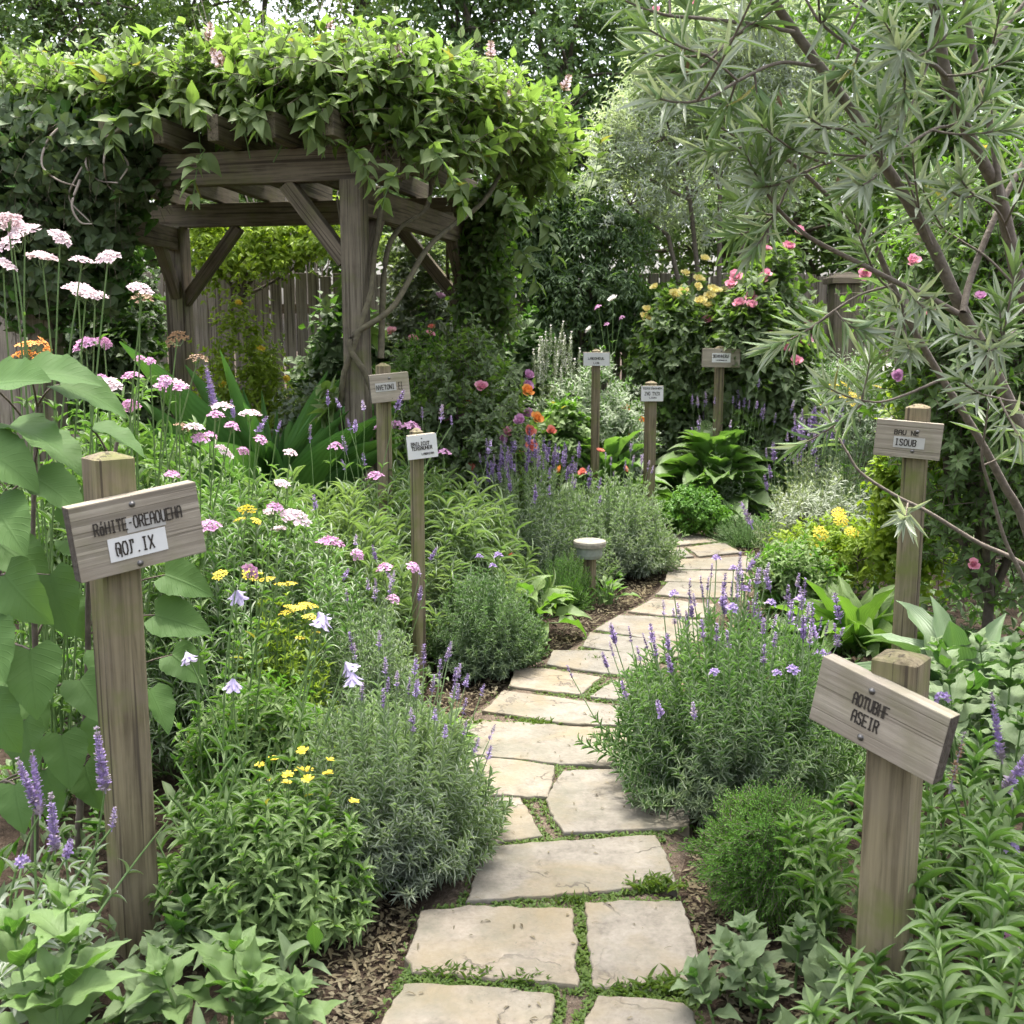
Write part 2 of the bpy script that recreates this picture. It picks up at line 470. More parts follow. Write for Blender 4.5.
M['rosemary'] = leaf_mat('rosemary leaf', (.095, .17, .072), (.155, .235, .115), under=(.22, .28, .18), trans=.3, tcol=(1.15, 1.25, .8))
M['silver'] = leaf_mat('silver herb leaf', (.20, .24, .17), (.28, .32, .24), under=(.28, .31, .24), trans=.25)
M['rose_light'] = leaf_mat('light rose leaf', (.13, .225, .06), (.21, .31, .10), under=(.15, .2, .1), trans=.35, vein=.2, rough=.4)
M['grass'] = leaf_mat('grassy blade', (.115, .185, .08), (.19, .255, .14), under=(.25, .31, .20), trans=.35, rough=.42)
M['dome'] = leaf_mat('dome shrub leaf', (.06, .15, .025), (.11, .21, .04), trans=.3)
M['thyme'] = leaf_mat('low mat leaf', (.055, .115, .035), (.09, .15, .055), trans=.25)
M['herb'] = leaf_mat('herb leaf', (.07, .165, .035), (.125, .235, .05), under=(.15, .22, .08), trans=.35, vein=.25, spec=.25, odd=(.28, .26, .05), oddp=.015)
M['willow'] = leaf_mat('willow herb leaf', (.065, .14, .04), (.12, .205, .07), under=(.16, .23, .10), trans=.33, vein=.2, spec=.25)
M['yellowgreen'] = leaf_mat('lime leaf', (.15, .22, .03), (.22, .28, .045), trans=.4)
M['hosta'] = leaf_mat('hosta leaf', (.095, .19, .05), (.15, .255, .08), under=(.12, .18, .07), trans=.28, vein=.25, ribs=1, rough=.42)
M['hosta_light'] = leaf_mat('light hosta leaf', (.09, .19, .035), (.14, .24, .055), under=(.15, .22, .08), trans=.35, vein=.25, ribs=1, rough=.42)
M['hosta_blue'] = leaf_mat('grey hosta leaf', (.06, .12, .055), (.10, .165, .08), under=(.13, .19, .10), trans=.25, vein=.25, ribs=1, rough=.4)
M['strap'] = leaf_mat('strap leaf', (.06, .145, .05), (.10, .20, .068), trans=.35, vein=.2, ribs=1, rough=.33)
M['big'] = leaf_mat('big heart leaf', (.032, .088, .022), (.062, .13, .036), under=(.08, .15, .045), trans=.36, vein=1.0, rough=.6, spec=.15)
M['broad'] = leaf_mat('broad herb leaf', (.05, .12, .03), (.085, .165, .042), under=(.13, .20, .075), trans=.35, vein=.7, rough=.55, spec=.22)
M['coarse'] = leaf_mat('coarse leaf', (.045, .11, .028), (.08, .16, .042), under=(.13, .18, .09), trans=.3, vein=.4, spec=.2, rough=.55)
M['rose_leaf'] = leaf_mat('rose leaf', (.095, .175, .05), (.155, .25, .08), under=(.10, .15, .07), trans=.3, vein=.2, rough=.4)
M['shrub'] = leaf_mat('shrub leaf', (.075, .155, .028), (.13, .225, .05), under=(.12, .18, .07), trans=.38, vein=.2)
M['viburnum'] = leaf_mat('grey shrub leaf', (.12, .165, .09), (.19, .24, .145), under=(.19, .22, .16), trans=.28, vein=.3)
M['moss'] = leaf_mat('moss', (.045, .085, .018), (.09, .13, .03), trans=.3)
M['stem'] = plain_mat('green stem', (.13, .21, .06), (.08, .15, .04), .6)
M['greystem'] = plain_mat('grey green stem', (.21, .29, .13), (.14, .21, .08), .65)
M['bark'] = plain_mat('bark', (.13, .105, .08), (.065, .05, .04), .9, 25, .8)
M['barkgrey'] = plain_mat('smooth grey brown bark', (.165, .135, .105), (.10, .08, .062), .8, 60, .5)
M['paletwig'] = plain_mat('pale dry twig', (.33, .28, .23), (.22, .18, .15), .8)
M['vinewood'] = plain_mat('old vine wood', (.12, .105, .06), (.065, .054, .033), .85, 30, .7)
M['wood_post'] = wood_mat('weathered post wood', 2, light=(.185, .155, .095), dark=(.07, .056, .034), algae=.9)
M['wood_board'] = wood_mat('weathered board wood', 0, light=(.31, .275, .22), dark=(.20, .172, .134), algae=.35, crk=.3)
M['wood_beam'] = wood_mat('dark beam wood', 0, light=(.16, .132, .096), dark=(.055, .044, .032), algae=.45)
M['wood_pergola'] = wood_mat('pergola post wood', 2, light=(.165, .142, .105), dark=(.06, .048, .036), algae=.55)
M['wood_fence'] = wood_mat('fence wood', 2, light=(.25, .215, .175), dark=(.10, .085, .07), algae=.2)
M['endgrain'] = plain_mat('dark end grain', (.075, .06, .045), (.045, .035, .027), .9, 80, .6)
M['ink'] = plain_mat('burnt lettering', (.025, .02, .016), (.035, .028, .02), .8)
M['paper'] = plain_mat('white label card', (.62, .62, .61), (.55, .55, .53), .55, 12)
M['greypaper'] = plain_mat('faded label card', (.42, .41, .385), (.35, .34, .315), .6, 14)
M['screw'] = plain_mat('dull screw metal', (.20, .20, .20), (.11, .10, .09), .45, 90, .2, .8)
M['stone'] = stone_mat('paving stone')
M['soil'] = soil_mat('bark mulch soil', (.022, .015, .010), (.05, .036, .026), (.09, .068, .052))
M['grit'] = soil_mat('path grit', (.045, .034, .025), (.11, .085, .063), (.19, .155, .12))
M['lampstone'] = plain_mat('pale weathered lamp cap', (.28, .26, .21), (.17, .155, .12), .85, 35, .5)
M['lampglass'] = plain_mat('grey lamp drum', (.26, .29, .26), (.17, .19, .165), .6, 30, .3)
M['lilac'] = petal_mat('lilac floret', (.29, .22, .42), (.42, .33, .55))
M['violet'] = petal_mat('violet floret', (.27, .19, .40), (.40, .31, .53))
M['dkbract'] = petal_mat('dark bract', (.085, .06, .105), (.16, .12, .19), .15)
M['greybract'] = petal_mat('grey bract', (.22, .19, .20), (.33, .27, .34), .2)
M['pink'] = petal_mat('pink petal', (.50, .24, .42), (.62, .37, .55))
M['palepink'] = petal_mat('pale pink petal', (.58, .44, .48), (.66, .56, .57))
M['rosepink'] = petal_mat('rose petal', (.66, .26, .38), (.78, .42, .52), grad=(.80, .45, .35))
M['coral'] = petal_mat('coral petal', (.72, .22, .17), (.78, .33, .25))
M['orange'] = petal_mat('orange petal', (.75, .28, .06), (.80, .40, .12))
M['yellow'] = petal_mat('yellow petal', (.80, .60, .05), (.82, .70, .13))
M['paleyellow'] = petal_mat('pale yellow petal', (.78, .68, .26), (.80, .74, .40))
M['white'] = petal_mat('white petal', (.76, .74, .70), (.80, .78, .74))
M['palelilac'] = petal_mat('pale lilac petal', (.44, .38, .60), (.58, .52, .68))
M['brown'] = petal_mat('brown floret', (.20, .13, .08), (.30, .2, .12), .1)
M['chip'] = leaf_mat('bark chip', (.045, .032, .024), (.15, .118, .095), trans=.0, spec=.15, rough=.9)

# ------------------------------------------------------------------ flower heads (shared mesh data, one object per flower)
def rg(s): return np.random.default_rng(s)
PET2 = [leaf('petal', 2, 1, .5, .2), leaf('petal', 2, 1, -.4, .2)]
PET3 = [leaf('petal', 3, 2, -.9, .3), leaf('petal', 3, 2, -.5, .25), leaf('petal', 3, 2, .3, .2)]
CAL = [leaf('lance', 2, 2, -.4, .5)]

def spike_mesh(name, mats, length, rad, rings, per, seed, tip=.15, base=.0, size=1.0):
    g = rg(seed); mb = MB(); P = []; D = []; N = []; S = []; K = []
    for i in range(rings):
        t = (i + .2) / rings
        if g.random() < .12 and 0 < i < rings - 1: continue
        rr = rad * (1.0 - .55 * t ** 1.5)
        for j in range(per):
            a = 2 * np.pi * (j + (i % 2) * .5) / per + g.uniform(-.3, .3)
            o = np.array([np.cos(a), np.sin(a), 0])
            P.append(o * rr * .25 + np.array([0, 0, t * length + g.uniform(-.2, .2) * length / rings]))
            D.append(o + np.array([0, 0, g.uniform(.3, 1.2)])); N.append([0, 0, 1.0])
            S.append(rr * g.uniform(.8, 1.25) * size)
            K.append(1 if (t > 1 - tip or t < base or g.random() < .22) else 0)
    P, D, N, S, K = map(np.array, (P, D, N, S, K))
    for k in (0, 1):
        m = K == k
        if m.any(): scatter(mb, PET2, P[m], D[m], N[m], S[m], S[m] * .75, g, k)
    tubes(mb, np.array([[0, 0, -.01], [0, 0, length * .5], [0, 0, length * .96]]), rad * .16, rad * .06, 4, 1)
    return mb.mesh(name, mats)

def head_mesh(name, mats, rad, n, seed, dome=.5, petals=5, size=.3):
    g = rg(seed); mb = MB(); P = []; D = []; N = []
    for i in range(n):
        r = math.sqrt((i + .5) / n); a = i * 2.39996 + g.uniform(-.2, .2)
        c = np.array([r * rad * np.cos(a), r * rad * np.sin(a), dome * rad * (1 - r * r) + g.uniform(-.07, .07) * rad])
        nn = nrm(np.array([np.cos(a) * r * dome * 1.2, np.sin(a) * r * dome * 1.2, 1.0]) + g.uniform(-.2, .2, 3))
        u = nrm(np.cross(nn, [.3, .8, .1])); w = np.cross(nn, u); a0 = g.uniform(0, 6)
        for k in range(petals):
            b = a0 + k * 2 * np.pi / petals
            P.append(c); D.append(np.cos(b) * u + np.sin(b) * w + .35 * nn); N.append(nn)
    scatter(mb, PET2, P, D, N, rad * size, rad * size * .8, g, 0)
    m = max(6, n // 4)
    a = g.uniform(0, 6.28, m); r = rad * np.sqrt(g.uniform(.05, .8, m))
    top = np.stack([r * np.cos(a), r * np.sin(a), 0 * a], -1)
    tubes(mb, bez(np.array([[0, 0, -rad * .75]] * m), np.stack([top[:, 0] * .7, top[:, 1] * .7, -rad * .4 + 0 * a], -1), top, 4), rad * .025, rad * .02, 3, 1)
    return mb.mesh(name, mats)

def daisy_mesh(name, mats, rad, seed, n=11):
    g = rg(seed); mb = MB(); a = np.arange(n) * 2 * np.pi / n + g.uniform(-.1, .1, n)
    D = np.stack([np.cos(a), np.sin(a), .25 + .2 * g.random(n)], -1)
    scatter(mb, PET3[1:], D * [rad * .12, rad * .12, 0], D, np.array([[0, 0, 1.]]).repeat(n, 0), rad, rad * .5, g, 0)
    m = 16; b = np.arange(m) * 2.4; r = rad * .26 * np.sqrt((np.arange(m) + .5) / m)
    P = np.stack([r * np.cos(b), r * np.sin(b), rad * .04 + 0 * b], -1)
    scatter(mb, PET2, P, np.stack([np.cos(b), np.sin(b), 2 + 0 * b], -1), np.array([[.1, .2, 1.]]).repeat(m, 0), rad * .2, rad * .18, g, 1)
    return mb.mesh(name, mats)

def rose_mesh(name, mats, rad, seed, n=26):
    g = rg(seed); mb = MB()
    i = np.arange(n); a = i * 2.39996 + g.uniform(-.2, .2, n); t = (i + 1) / n
    el = R(82) * (1 - t) ** .8 + R(8)
    o = np.stack([np.cos(a), np.sin(a), 0 * a], -1); z = np.array([0, 0, 1.0])
    D = o * np.cos(el)[:, None] + z * np.sin(el)[:, None]
    N = -o * np.sin(el)[:, None] + z * np.cos(el)[:, None]
    scatter(mb, PET3[:2], o * (rad * .18 * t)[:, None], D, N, rad * (.5 + .5 * t), rad * (.55 + .45 * t), g, 0)
    b = np.arange(5) * 1.2566
    scatter(mb, CAL, np.zeros((5, 3)), np.stack([np.cos(b), np.sin(b), .1 + 0 * b], -1), np.array([[0, 0, 1.]]).repeat(5, 0), rad * .7, rad * .25, g, 1)
    return mb.mesh(name, mats)

def bell_mesh(name, mats, ln, seed):
    g = rg(seed); mb = MB(); b = np.arange(5) * 1.2566
    o = np.stack([np.cos(b), np.sin(b), 0 * b], -1); z = np.array([0, 0, 1.])
    scatter(mb, [leaf('petal', 5, 2, .75, .35)], o * ln * .08, o * .30 + z, -o, ln, ln * .46, g, 0)
    b2 = b + .63; o2 = np.stack([np.cos(b2), np.sin(b2), 0 * b], -1)
    scatter(mb, [leaf('lance', 4, 2, .6, .3)], o2 * ln * .07, o2 * .6 + z, -o2, ln * .85, ln * .26, g, 0)
    tubes(mb, np.array([[0, 0, -ln * .12], [0, 0, ln * .3], [0, 0, ln * .8]]), ln * .09, ln * .03, 5, 1)
    return mb.mesh(name, mats)

FL = {
    'lav': [spike_mesh('lavender flower', [M['lilac'], M['dkbract']], .05, .0095, 8, 6, s, .2, .0) for s in (1, 2)],
    'lavdark': [spike_mesh('dark lavender flower', [M['dkbract'], M['violet']], .06, .009, 9, 6, s, .1, .0) for s in (3, 4)],
    'lavviolet': [spike_mesh('violet lavender flower', [M['violet'], M['dkbract']], .075, .0125, 10, 7, s, .15, .0) for s in (5, 6)],
    'lavgrey': [spike_mesh('grey lavender flower', [M['greybract'], M['lilac']], .055, .0095, 8, 6, s, .1, .1) for s in (7, 8)],
    'tuft': [head_mesh('violet tuft', [M['violet'], M['stem']], .016, 12, 9, .9, 4, .6)],
    'salvia': [spike_mesh('salvia spike', [M['violet'], M['greybract']], .17, .0175, 22, 10, s, .14, .06, .8) for s in (11, 12)],
    'seedspike': [spike_mesh('faded spike', [M['brown'], M['greybract']], .16, .017, 15, 7, 13, .2, .1, .8)],
    'pinkhead': [head_mesh('pink flower head', [M['pink'], M['stem']], .045, 34, s, .55, 5, .27) for s in (21, 22)],
    'palehead': [head_mesh('pale flower head', [M['palepink'], M['stem']], .048, 34, s, .4, 5, .27) for s in (23, 24)],
    'smallpink': [head_mesh('small pink head', [M['pink'], M['stem']], .03, 18, 25, .7, 5, .36)],
    'brownhead': [head_mesh('faded flower head', [M['brown'], M['stem']], .035, 22, 26, .5, 4, .26)],
    'yarrow': [head_mesh('yellow yarrow head', [M['yellow'], M['stem']], .045, 46, s, .22, 5, .15) for s in (27, 28)],
    'orangehead': [head_mesh('orange yarrow head', [M['orange'], M['stem']], .05, 40, 29, .25, 5, .17)],
    'daisy': [daisy_mesh('yellow daisy', [M['yellow'], M['yellow']], .017, s) for s in (31, 32)],
    'rose': [rose_mesh('pink rose', [M['rosepink'], M['stem']], .045, s) for s in (41, 42)],
    'coral': [rose_mesh('coral bloom', [M['coral'], M['stem']], .04, 43)],
    'orange': [rose_mesh('orange bloom', [M['orange'], M['stem']], .045, 44)],
    'pale': [rose_mesh('mauve rose', [M['pink'], M['stem']], .042, 45)],
    'yrose': [rose_mesh('pale yellow rose', [M['paleyellow'], M['stem']], .05, s) for s in (46, 47)],
    'yellow': [rose_mesh('yellow bloom', [M['yellow'], M['stem']], .045, 48)],
    'white': [rose_mesh('white bloom', [M['white'], M['stem']], .05, 49)],
    'bell': [bell_mesh('pale lilac bell', [M['palelilac'], M['stem']], .05, s) for s in (51, 52)],
    'vineflower': [spike_mesh('pale vine flower cluster', [M['palepink'], M['brown']], .10, .035, 7, 7, 53, .2, .1, .7)],
    'palespike': [spike_mesh('pale green flower spike', [M['silver'], M['white']], .26, .022, 22, 7, 54, .1, .0, .9)],
}

def put(meshes, name, parent, pos, d, sc, rng):
    me = meshes[int(rng.integers(len(meshes)))]
    o = bpy.data.objects.new(name, me); COL.objects.link(o); o.parent = parent
    q = Vector(d).to_track_quat('Z', 'Y').to_matrix().to_4x4() @ Matrix.Rotation(rng.uniform(0, 6.28), 4, 'Z')
    o.matrix_basis = Matrix.Translation(Vector(pos)) @ q @ Matrix.Scale(sc, 4)
    return o

# ------------------------------------------------------------------ plant generators (all in the plant's own coordinates)
NEEDLE = tpls('needle', 3, 2, (.0, .4, .8), .3)
NEEDLE_S = tpls('needle', 2, 1, (.2, .6), .0)
LANCE = tpls('lance', 5, 2, (.35, .9, 1.4), .3)
LANCE_S = tpls('lance', 3, 2, (.3, .9), .3)
OVATE = tpls('ovate', 6, 2, (.1, .4, .75), .24)
OVATE_S = tpls('ovate', 3, 2, (.3, .8), .3)
OVATE_XS = tpls('ovate', 2, 2, (.5,), .3)
COARSE = tpls('ovate', 10, 4, (.3, .7, 1.0), .25, ripple=.25, serr=.07)
OLEAN = tpls('lance', 6, 2, (-.1, .1, .35), .13)
HOSTA = tpls('ovate', 9, 6, (.7, 1.1, 1.5), .32, ripple=.12)
STRAP = tpls('strap', 10, 2, (.7, 1.2, 1.7), .35)
BROADSTRAP = tpls('lance', 9, 4, (.6, 1.0, 1.4), .3, ripple=.1)
STRAP_UP = tpls('strap', 12, 2, (.3, .7, 1.2), .3)
GRASS = tpls('needle', 7, 2, (.6, 1.2, 1.9), .2)
BROAD = tpls('ellip', 12, 4, (.15, .5, .85), .2, ripple=.12)
HEART = tpls('heart', 14, 6, (.25, .6, 1.0), .24, ripple=.07, serr=.03)

def dome_stems(rng, n, Rd, H, k=7, low=.12, inner=.1, upright=.45, jit=.1):
    az = rng.uniform(0, 2 * np.pi, n)
    sz = rng.uniform(low, 1.0, n)
    el = np.arcsin(sz)
    s = rng.uniform(.86, 1.06, n)
    tip = np.stack([Rd * np.cos(el) * np.cos(az), Rd * np.cos(el) * np.sin(az), H * sz], -1) * s[:, None]
    tip += rng.normal(0, jit, (n, 3)) * [Rd * .5, Rd * .5, H * .25]
    tip[:, 2] = np.maximum(tip[:, 2], .03)
    b = tip * [inner * 2, inner * 2, 0] + rng.normal(0, .04, (n, 3)) * [Rd, Rd, 0]
    c = b + (tip - b) * [upright + .25, upright + .25, upright]
    c[:, 2] += 0.0
    return bez(b, c, tip, k)

def bush(name, label, cat, base, Rd, H, mat, n, per, L, W, seed, T=NEEDLE, angle=.75, start=.15, spikes=0, fl='lav', ped=(.1, .2),
         group=None, stem_r=.0016, low=.12, upright=.45, up=0.0, pairs=True, flname='flower_spike', stem='greystem', spread=.35, fscale=(.8, 1.2), vert=.6, taper=.35, droop=0.0, inner=.1, side=None):
    g = rg(seed)
    t = thing(name, label, cat, base, group)
    st = dome_stems(g, n, Rd, H, low=low, upright=upright, inner=inner)
    fo = MB(); leaves_along(fo, st, per, T, L, W, g, angle, start, 1.0, pairs, up, droop, taper)
    fo.build('foliage', M[mat], t)
    sm = MB(); tubes(sm, st, stem_r * 1.6, stem_r * .7, 4)
    if spikes:
        sc = st[:, -1, 2] / H + g.uniform(0, spread, n)
        if side is not None: sc += (st[:, -1, :2] @ np.array(side)) / Rd * .5
        pick = np.argsort(-sc)[:spikes]
        e = st[pick, -1]; d = nrm(st[pick, -1] - st[pick, -3]); d = nrm(d + np.array([0, 0, vert]) + g.normal(0, .12, d.shape))
        ln = g.uniform(*ped, spikes)
        tip = e + d * ln[:, None]
        d2 = nrm(d + np.array([0, 0, .25]))
        tubes(sm, bez(e, e + d * (ln * .5)[:, None], tip, 5), stem_r * .8, stem_r * .6, 4)
        for p, q in zip(tip, d2):
            f = fl if isinstance(fl, str) else fl[int(g.integers(len(fl)))]
            put(FL[f], flname, t, p, q, g.uniform(*fscale), g)
    sm.build('stem', M[stem], t)
    return t

def rosette(name, label, cat, base, n, L, W, mat, seed, T=HOSTA, pet=(.08, .22), el=(12, 78), group=None, pr=.004, spread=.05):
    g = rg(seed); t = thing(name, label, cat, base, group)
    az = np.arange(n) * 2.39996 + g.uniform(-.4, .4, n)
    f = (np.arange(n) + .5) / n
    e = R(el[0]) + (R(el[1]) - R(el[0])) * f ** .9 + g.uniform(-.12, .12, n)
    o = np.stack([np.cos(az), np.sin(az), 0 * az], -1); z = np.array([0, 0, 1.])
    D = o * np.cos(e)[:, None] + z * np.sin(e)[:, None]
    pl = pet[0] + (pet[1] - pet[0]) * g.uniform(.5, 1.1, n) * (.55 + .45 * f)
    c0 = o * spread * g.uniform(.2, 1, n)[:, None]
    e2 = np.minimum(e + .5, 1.45)
    P1 = c0 + (o * np.cos(e2)[:, None] + z * np.sin(e2)[:, None]) * pl[:, None]
    N = -o * np.sin(e)[:, None] + z * np.cos(e)[:, None] + g.normal(0, .12, (n, 3))
    fo = MB(); s = g.uniform(.75, 1.15, n) * (1 - .25 * f)
    scatter(fo, T, P1, D, N, L * s, W * s, g)
    fo.build('foliage', M[mat], t)
    if pet[1] > .02:
        sm = MB(); tubes(sm, bez(c0, c0 + z * (pl * .6)[:, None] * 1.0, P1, 5), pr, pr * .7, 5); sm.build('leaf_stalk', M['stem'], t)
    return t

def stalks(name, label, cat, base, heads, fl, seed, mat='willow', T=LANCE, L=.06, W=.012, per=14, r=.003, group=None, flname='flower_head',
           extra=0, spread=.08, H=.6, fscale=(.85, 1.2), start=.05, end=.85, lean=.35, angle=.9, stem='stem', fdir=None, up=.3, branch=0):
    """upright stems from base to each flower head (world points), plus EXTRA leafy stems without a flower"""
    g = rg(seed); base = np.asarray(base, float)
    t = thing(name, label, cat, base, group)
    tips = [np.asarray(h, float)[:3] - base for h in heads]
    n = len(tips)
    for i in range(extra):
        a = g.uniform(0, 6.28); q = g.uniform(.2, 1)
        tips.append(np.array([np.cos(a) * spread * 2.2 * q, np.sin(a) * spread * 2.2 * q, H * g.uniform(.6, 1.0)]))
    tips = np.array(tips); m = len(tips)
    a = g.uniform(0, 6.28, m); b = np.stack([np.cos(a) * spread * g.random(m), np.sin(a) * spread * g.random(m), 0 * a], -1)
    c = b + (tips - b) * [lean, lean, .62] + g.normal(0, .035, (m, 3)) * [1, 1, 0]
    st = bez(b, c, tips, 9)
    fo = MB()
    if per: leaves_along(fo, st, per, T, L, W, g, angle, start, end, True, up, 0, .5)
    if per: fo.build('foliage', M[mat], t)
    if m <= 7:
        for i in range(m): MB_stem(st[i], r, stem, t)
        sm = None
    else:
        sm = MB(); tubes(sm, st, r * 1.3, r * .75, 5)
    for i in range(n):
        d = nrm(st[i, -1] - st[i, -2]) if fdir is None else nrm(np.array(fdir) + g.normal(0, .25, 3))
        f = fl if isinstance(fl, str) else fl[i % len(fl)]
        put(FL[f], flname, t, st[i, -1], d + g.normal(0, .12 if fdir is not None else .3, 3), g.uniform(*fscale), g)
    if sm: sm.build('stem', M[stem], t)
    return t

def MB_stem(line, r, stem, t):
    mb = MB(); tubes(mb, line, r * 1.3, r * .75, 5); mb.build('stem', M[stem], t)

def woody(name, label, cat, base, lobes, mat, seed, n=600, per=8, L=.05, W=.03, T=OVATE_S, tw=.22, trunk=None, bark='bark', group=None, twig_r=0.0, up=.35, lup=.7,
          shell=.5, angle=.95, droop=0.0, fl=None, nf=0, flname='flower', fscale=(.8, 1.2), fside=(0, -1, .6), limbs=True, crown='foliage', r0=.03, leaf_end=1.0, lstart=.2, pairs=True):
    """shrub or tree: lobes = [(centre (world), (rx, ry, rz))]; twigs with leaves fill the outer part of every lobe, limbs reach each lobe"""
    g = rg(seed); base = np.asarray(base, float)
    t = thing(name, label, cat, base, group)
    C = np.array([np.asarray(c, float)[:3] - base for c, _ in lobes]); RR = np.array([np.broadcast_to(np.asarray(r, float), (3,)) for _, r in lobes])
    w = np.prod(RR, 1) ** (2 / 3); w = w / w.sum()
    k = g.choice(len(C), n, p=w)
    d = nrm(g.normal(0, 1, (n, 3)) + [0, 0, .25])
    s = shell + (1 - shell) * np.sqrt(g.random(n))
    lump = 1 + .16 * np.sin(d[:, 0] * 5 + k * 2.1) * np.cos(d[:, 2] * 6 + k) + .1 * np.sin(d[:, 1] * 9 + k)
    P = C[k] + d * RR[k] * (s * lump)[:, None]
    P[:, 2] = np.maximum(P[:, 2], .04)
    dr = nrm(d * 1.0 + np.array([0, 0, up]) + g.normal(0, .45, (n, 3)))
    tl = tw * g.uniform(.6, 1.3, n)
    a = P - dr * (tl * .5)[:, None]; e = P + dr * (tl * .5)[:, None] + np.array([0, 0, -droop]) * tl[:, None]
    st = bez(a, P + np.array([0, 0, .08]) * tl[:, None], e, 5)
    fo = MB(); leaves_along(fo, st, per, T, L, W, g, angle, lstart, leaf_end, pairs, lup, droop * .4, .4)
    fo.build(crown, M[mat], t)
    br = MB()
    trunk = trunk if trunk is not None else [np.array([[0, 0, -.05], [0, 0, max(.1, C[:, 2].min() * .5)]])]
    for q in trunk:
        q = np.asarray(q, float); r_ = r0
        tubes(br, smooth_line(q, 12) if len(q) > 2 else np.linspace(q[0], q[-1], 6), r_, r_ * .65, 8)
    if limbs:
        ends = np.array([np.asarray(q, float)[-1] for q in trunk])
        for c, r in zip(C, RR):
            j = int(np.argmin(np.linalg.norm(ends - c, axis=1)))
            m = ends[j] + (c - ends[j]) * .5 + g.normal(0, .12, 3) * np.linalg.norm(c - ends[j]) + [0, 0, .05]
            tubes(br, bez(ends[j], m, c, 8), r0 * .6, r0 * .22, 6)
            for q in range(7):
                dd = nrm(g.normal(0, 1, 3) + [0, 0, .4]); tip = c + dd * r * .85
                tubes(br, bez(c - (c - ends[j]) * .12, c + dd * r * .35 + g.normal(0, .05, 3) * r, tip, 6), r0 * .25, r0 * .06, 5)
    if twig_r: tubes(br, st, twig_r, twig_r * .6, 4)
    br.build('trunk' if len(trunk) == 1 and crown == 'crown' else 'branches', M[bark], t)
    if nf:
        fs = np.array(fside)
        ok = np.argsort(-(d @ fs + s * .8 + g.uniform(0, .9, n)))[:nf]
        for i in ok:
            put(FL[fl if isinstance(fl, str) else fl[int(g.integers(len(fl)))]], flname, t, e[i] + nrm(dr[i] + [0, -.3, .4]) * .05, nrm(dr[i] * .6 + [0, -.7, .35]), g.uniform(*fscale), g)
    return t

def mound(base, Rd, H, n=6, seed=0):
    """lobes that fill a half-ellipsoid mound standing on base (world points)"""
    g = rg(seed); L = [(base + np.array([0, 0, H * .5]), (Rd * .72, Rd * .72, H * .5))]
    for i in range(n):
        a = 6.283 * i / n + g.uniform(-.3, .3); h = g.uniform(.28, .72)
        L.append((base + np.array([np.cos(a) * Rd * .6, np.sin(a) * Rd * .6, H * h]), (Rd * .42, Rd * .42, H * g.uniform(.22, .30))))
    return L

# ------------------------------------------------------------------ ground
def in_poly(P, poly):
    x, y = P[:, 0], P[:, 1]; r = np.zeros(len(P), bool); n = len(poly)
    for i in range(n):
        x0, y0 = poly[i][:2]; x1, y1 = poly[(i + 1) % n][:2]
        c = ((y0 > y) != (y1 > y)) & (x < (x1 - x0) * (y - y0) / (y1 - y0 + 1e-12) + x0)
        r ^= c
    return r
def poly_dist(P, poly):
    d = np.full(len(P), 1e9); n = len(poly)
    for i in range(n):
        a = np.array(poly[i][:2]); b = np.array(poly[(i + 1) % n][:2]); ab = b - a
        t = np.clip(((P[:, :2] - a) @ ab) / (ab @ ab + 1e-12), 0, 1)
        d = np.minimum(d, np.linalg.norm(P[:, :2] - a - t[:, None] * ab, axis=1))
    return d

gm = MB()
g = rg(5)
nx, ny = 150, 150
gx = np.linspace(-1, 1, nx); gy = np.linspace(0, 1, ny)
gx = np.sign(gx) * np.abs(gx) ** 2.2 * 60; gy = -8 + 88 * gy ** 2.4
XX, YY = np.meshgrid(gx, gy)
ZZ = -.018 + .010 * np.sin(XX * 5.1 + np.sin(YY * 3.7)) * np.cos(YY * 4.3)
V = np.stack([XX, YY, ZZ], -1).reshape(-1, 3)
F = [(j * nx + i, j * nx + i + 1, (j + 1) * nx + i + 1, (j + 1) * nx + i) for j in range(ny - 1) for i in range(nx - 1)]
gm.add(V, F)
tag(gm.build('ground', M['soil']), kind='structure')

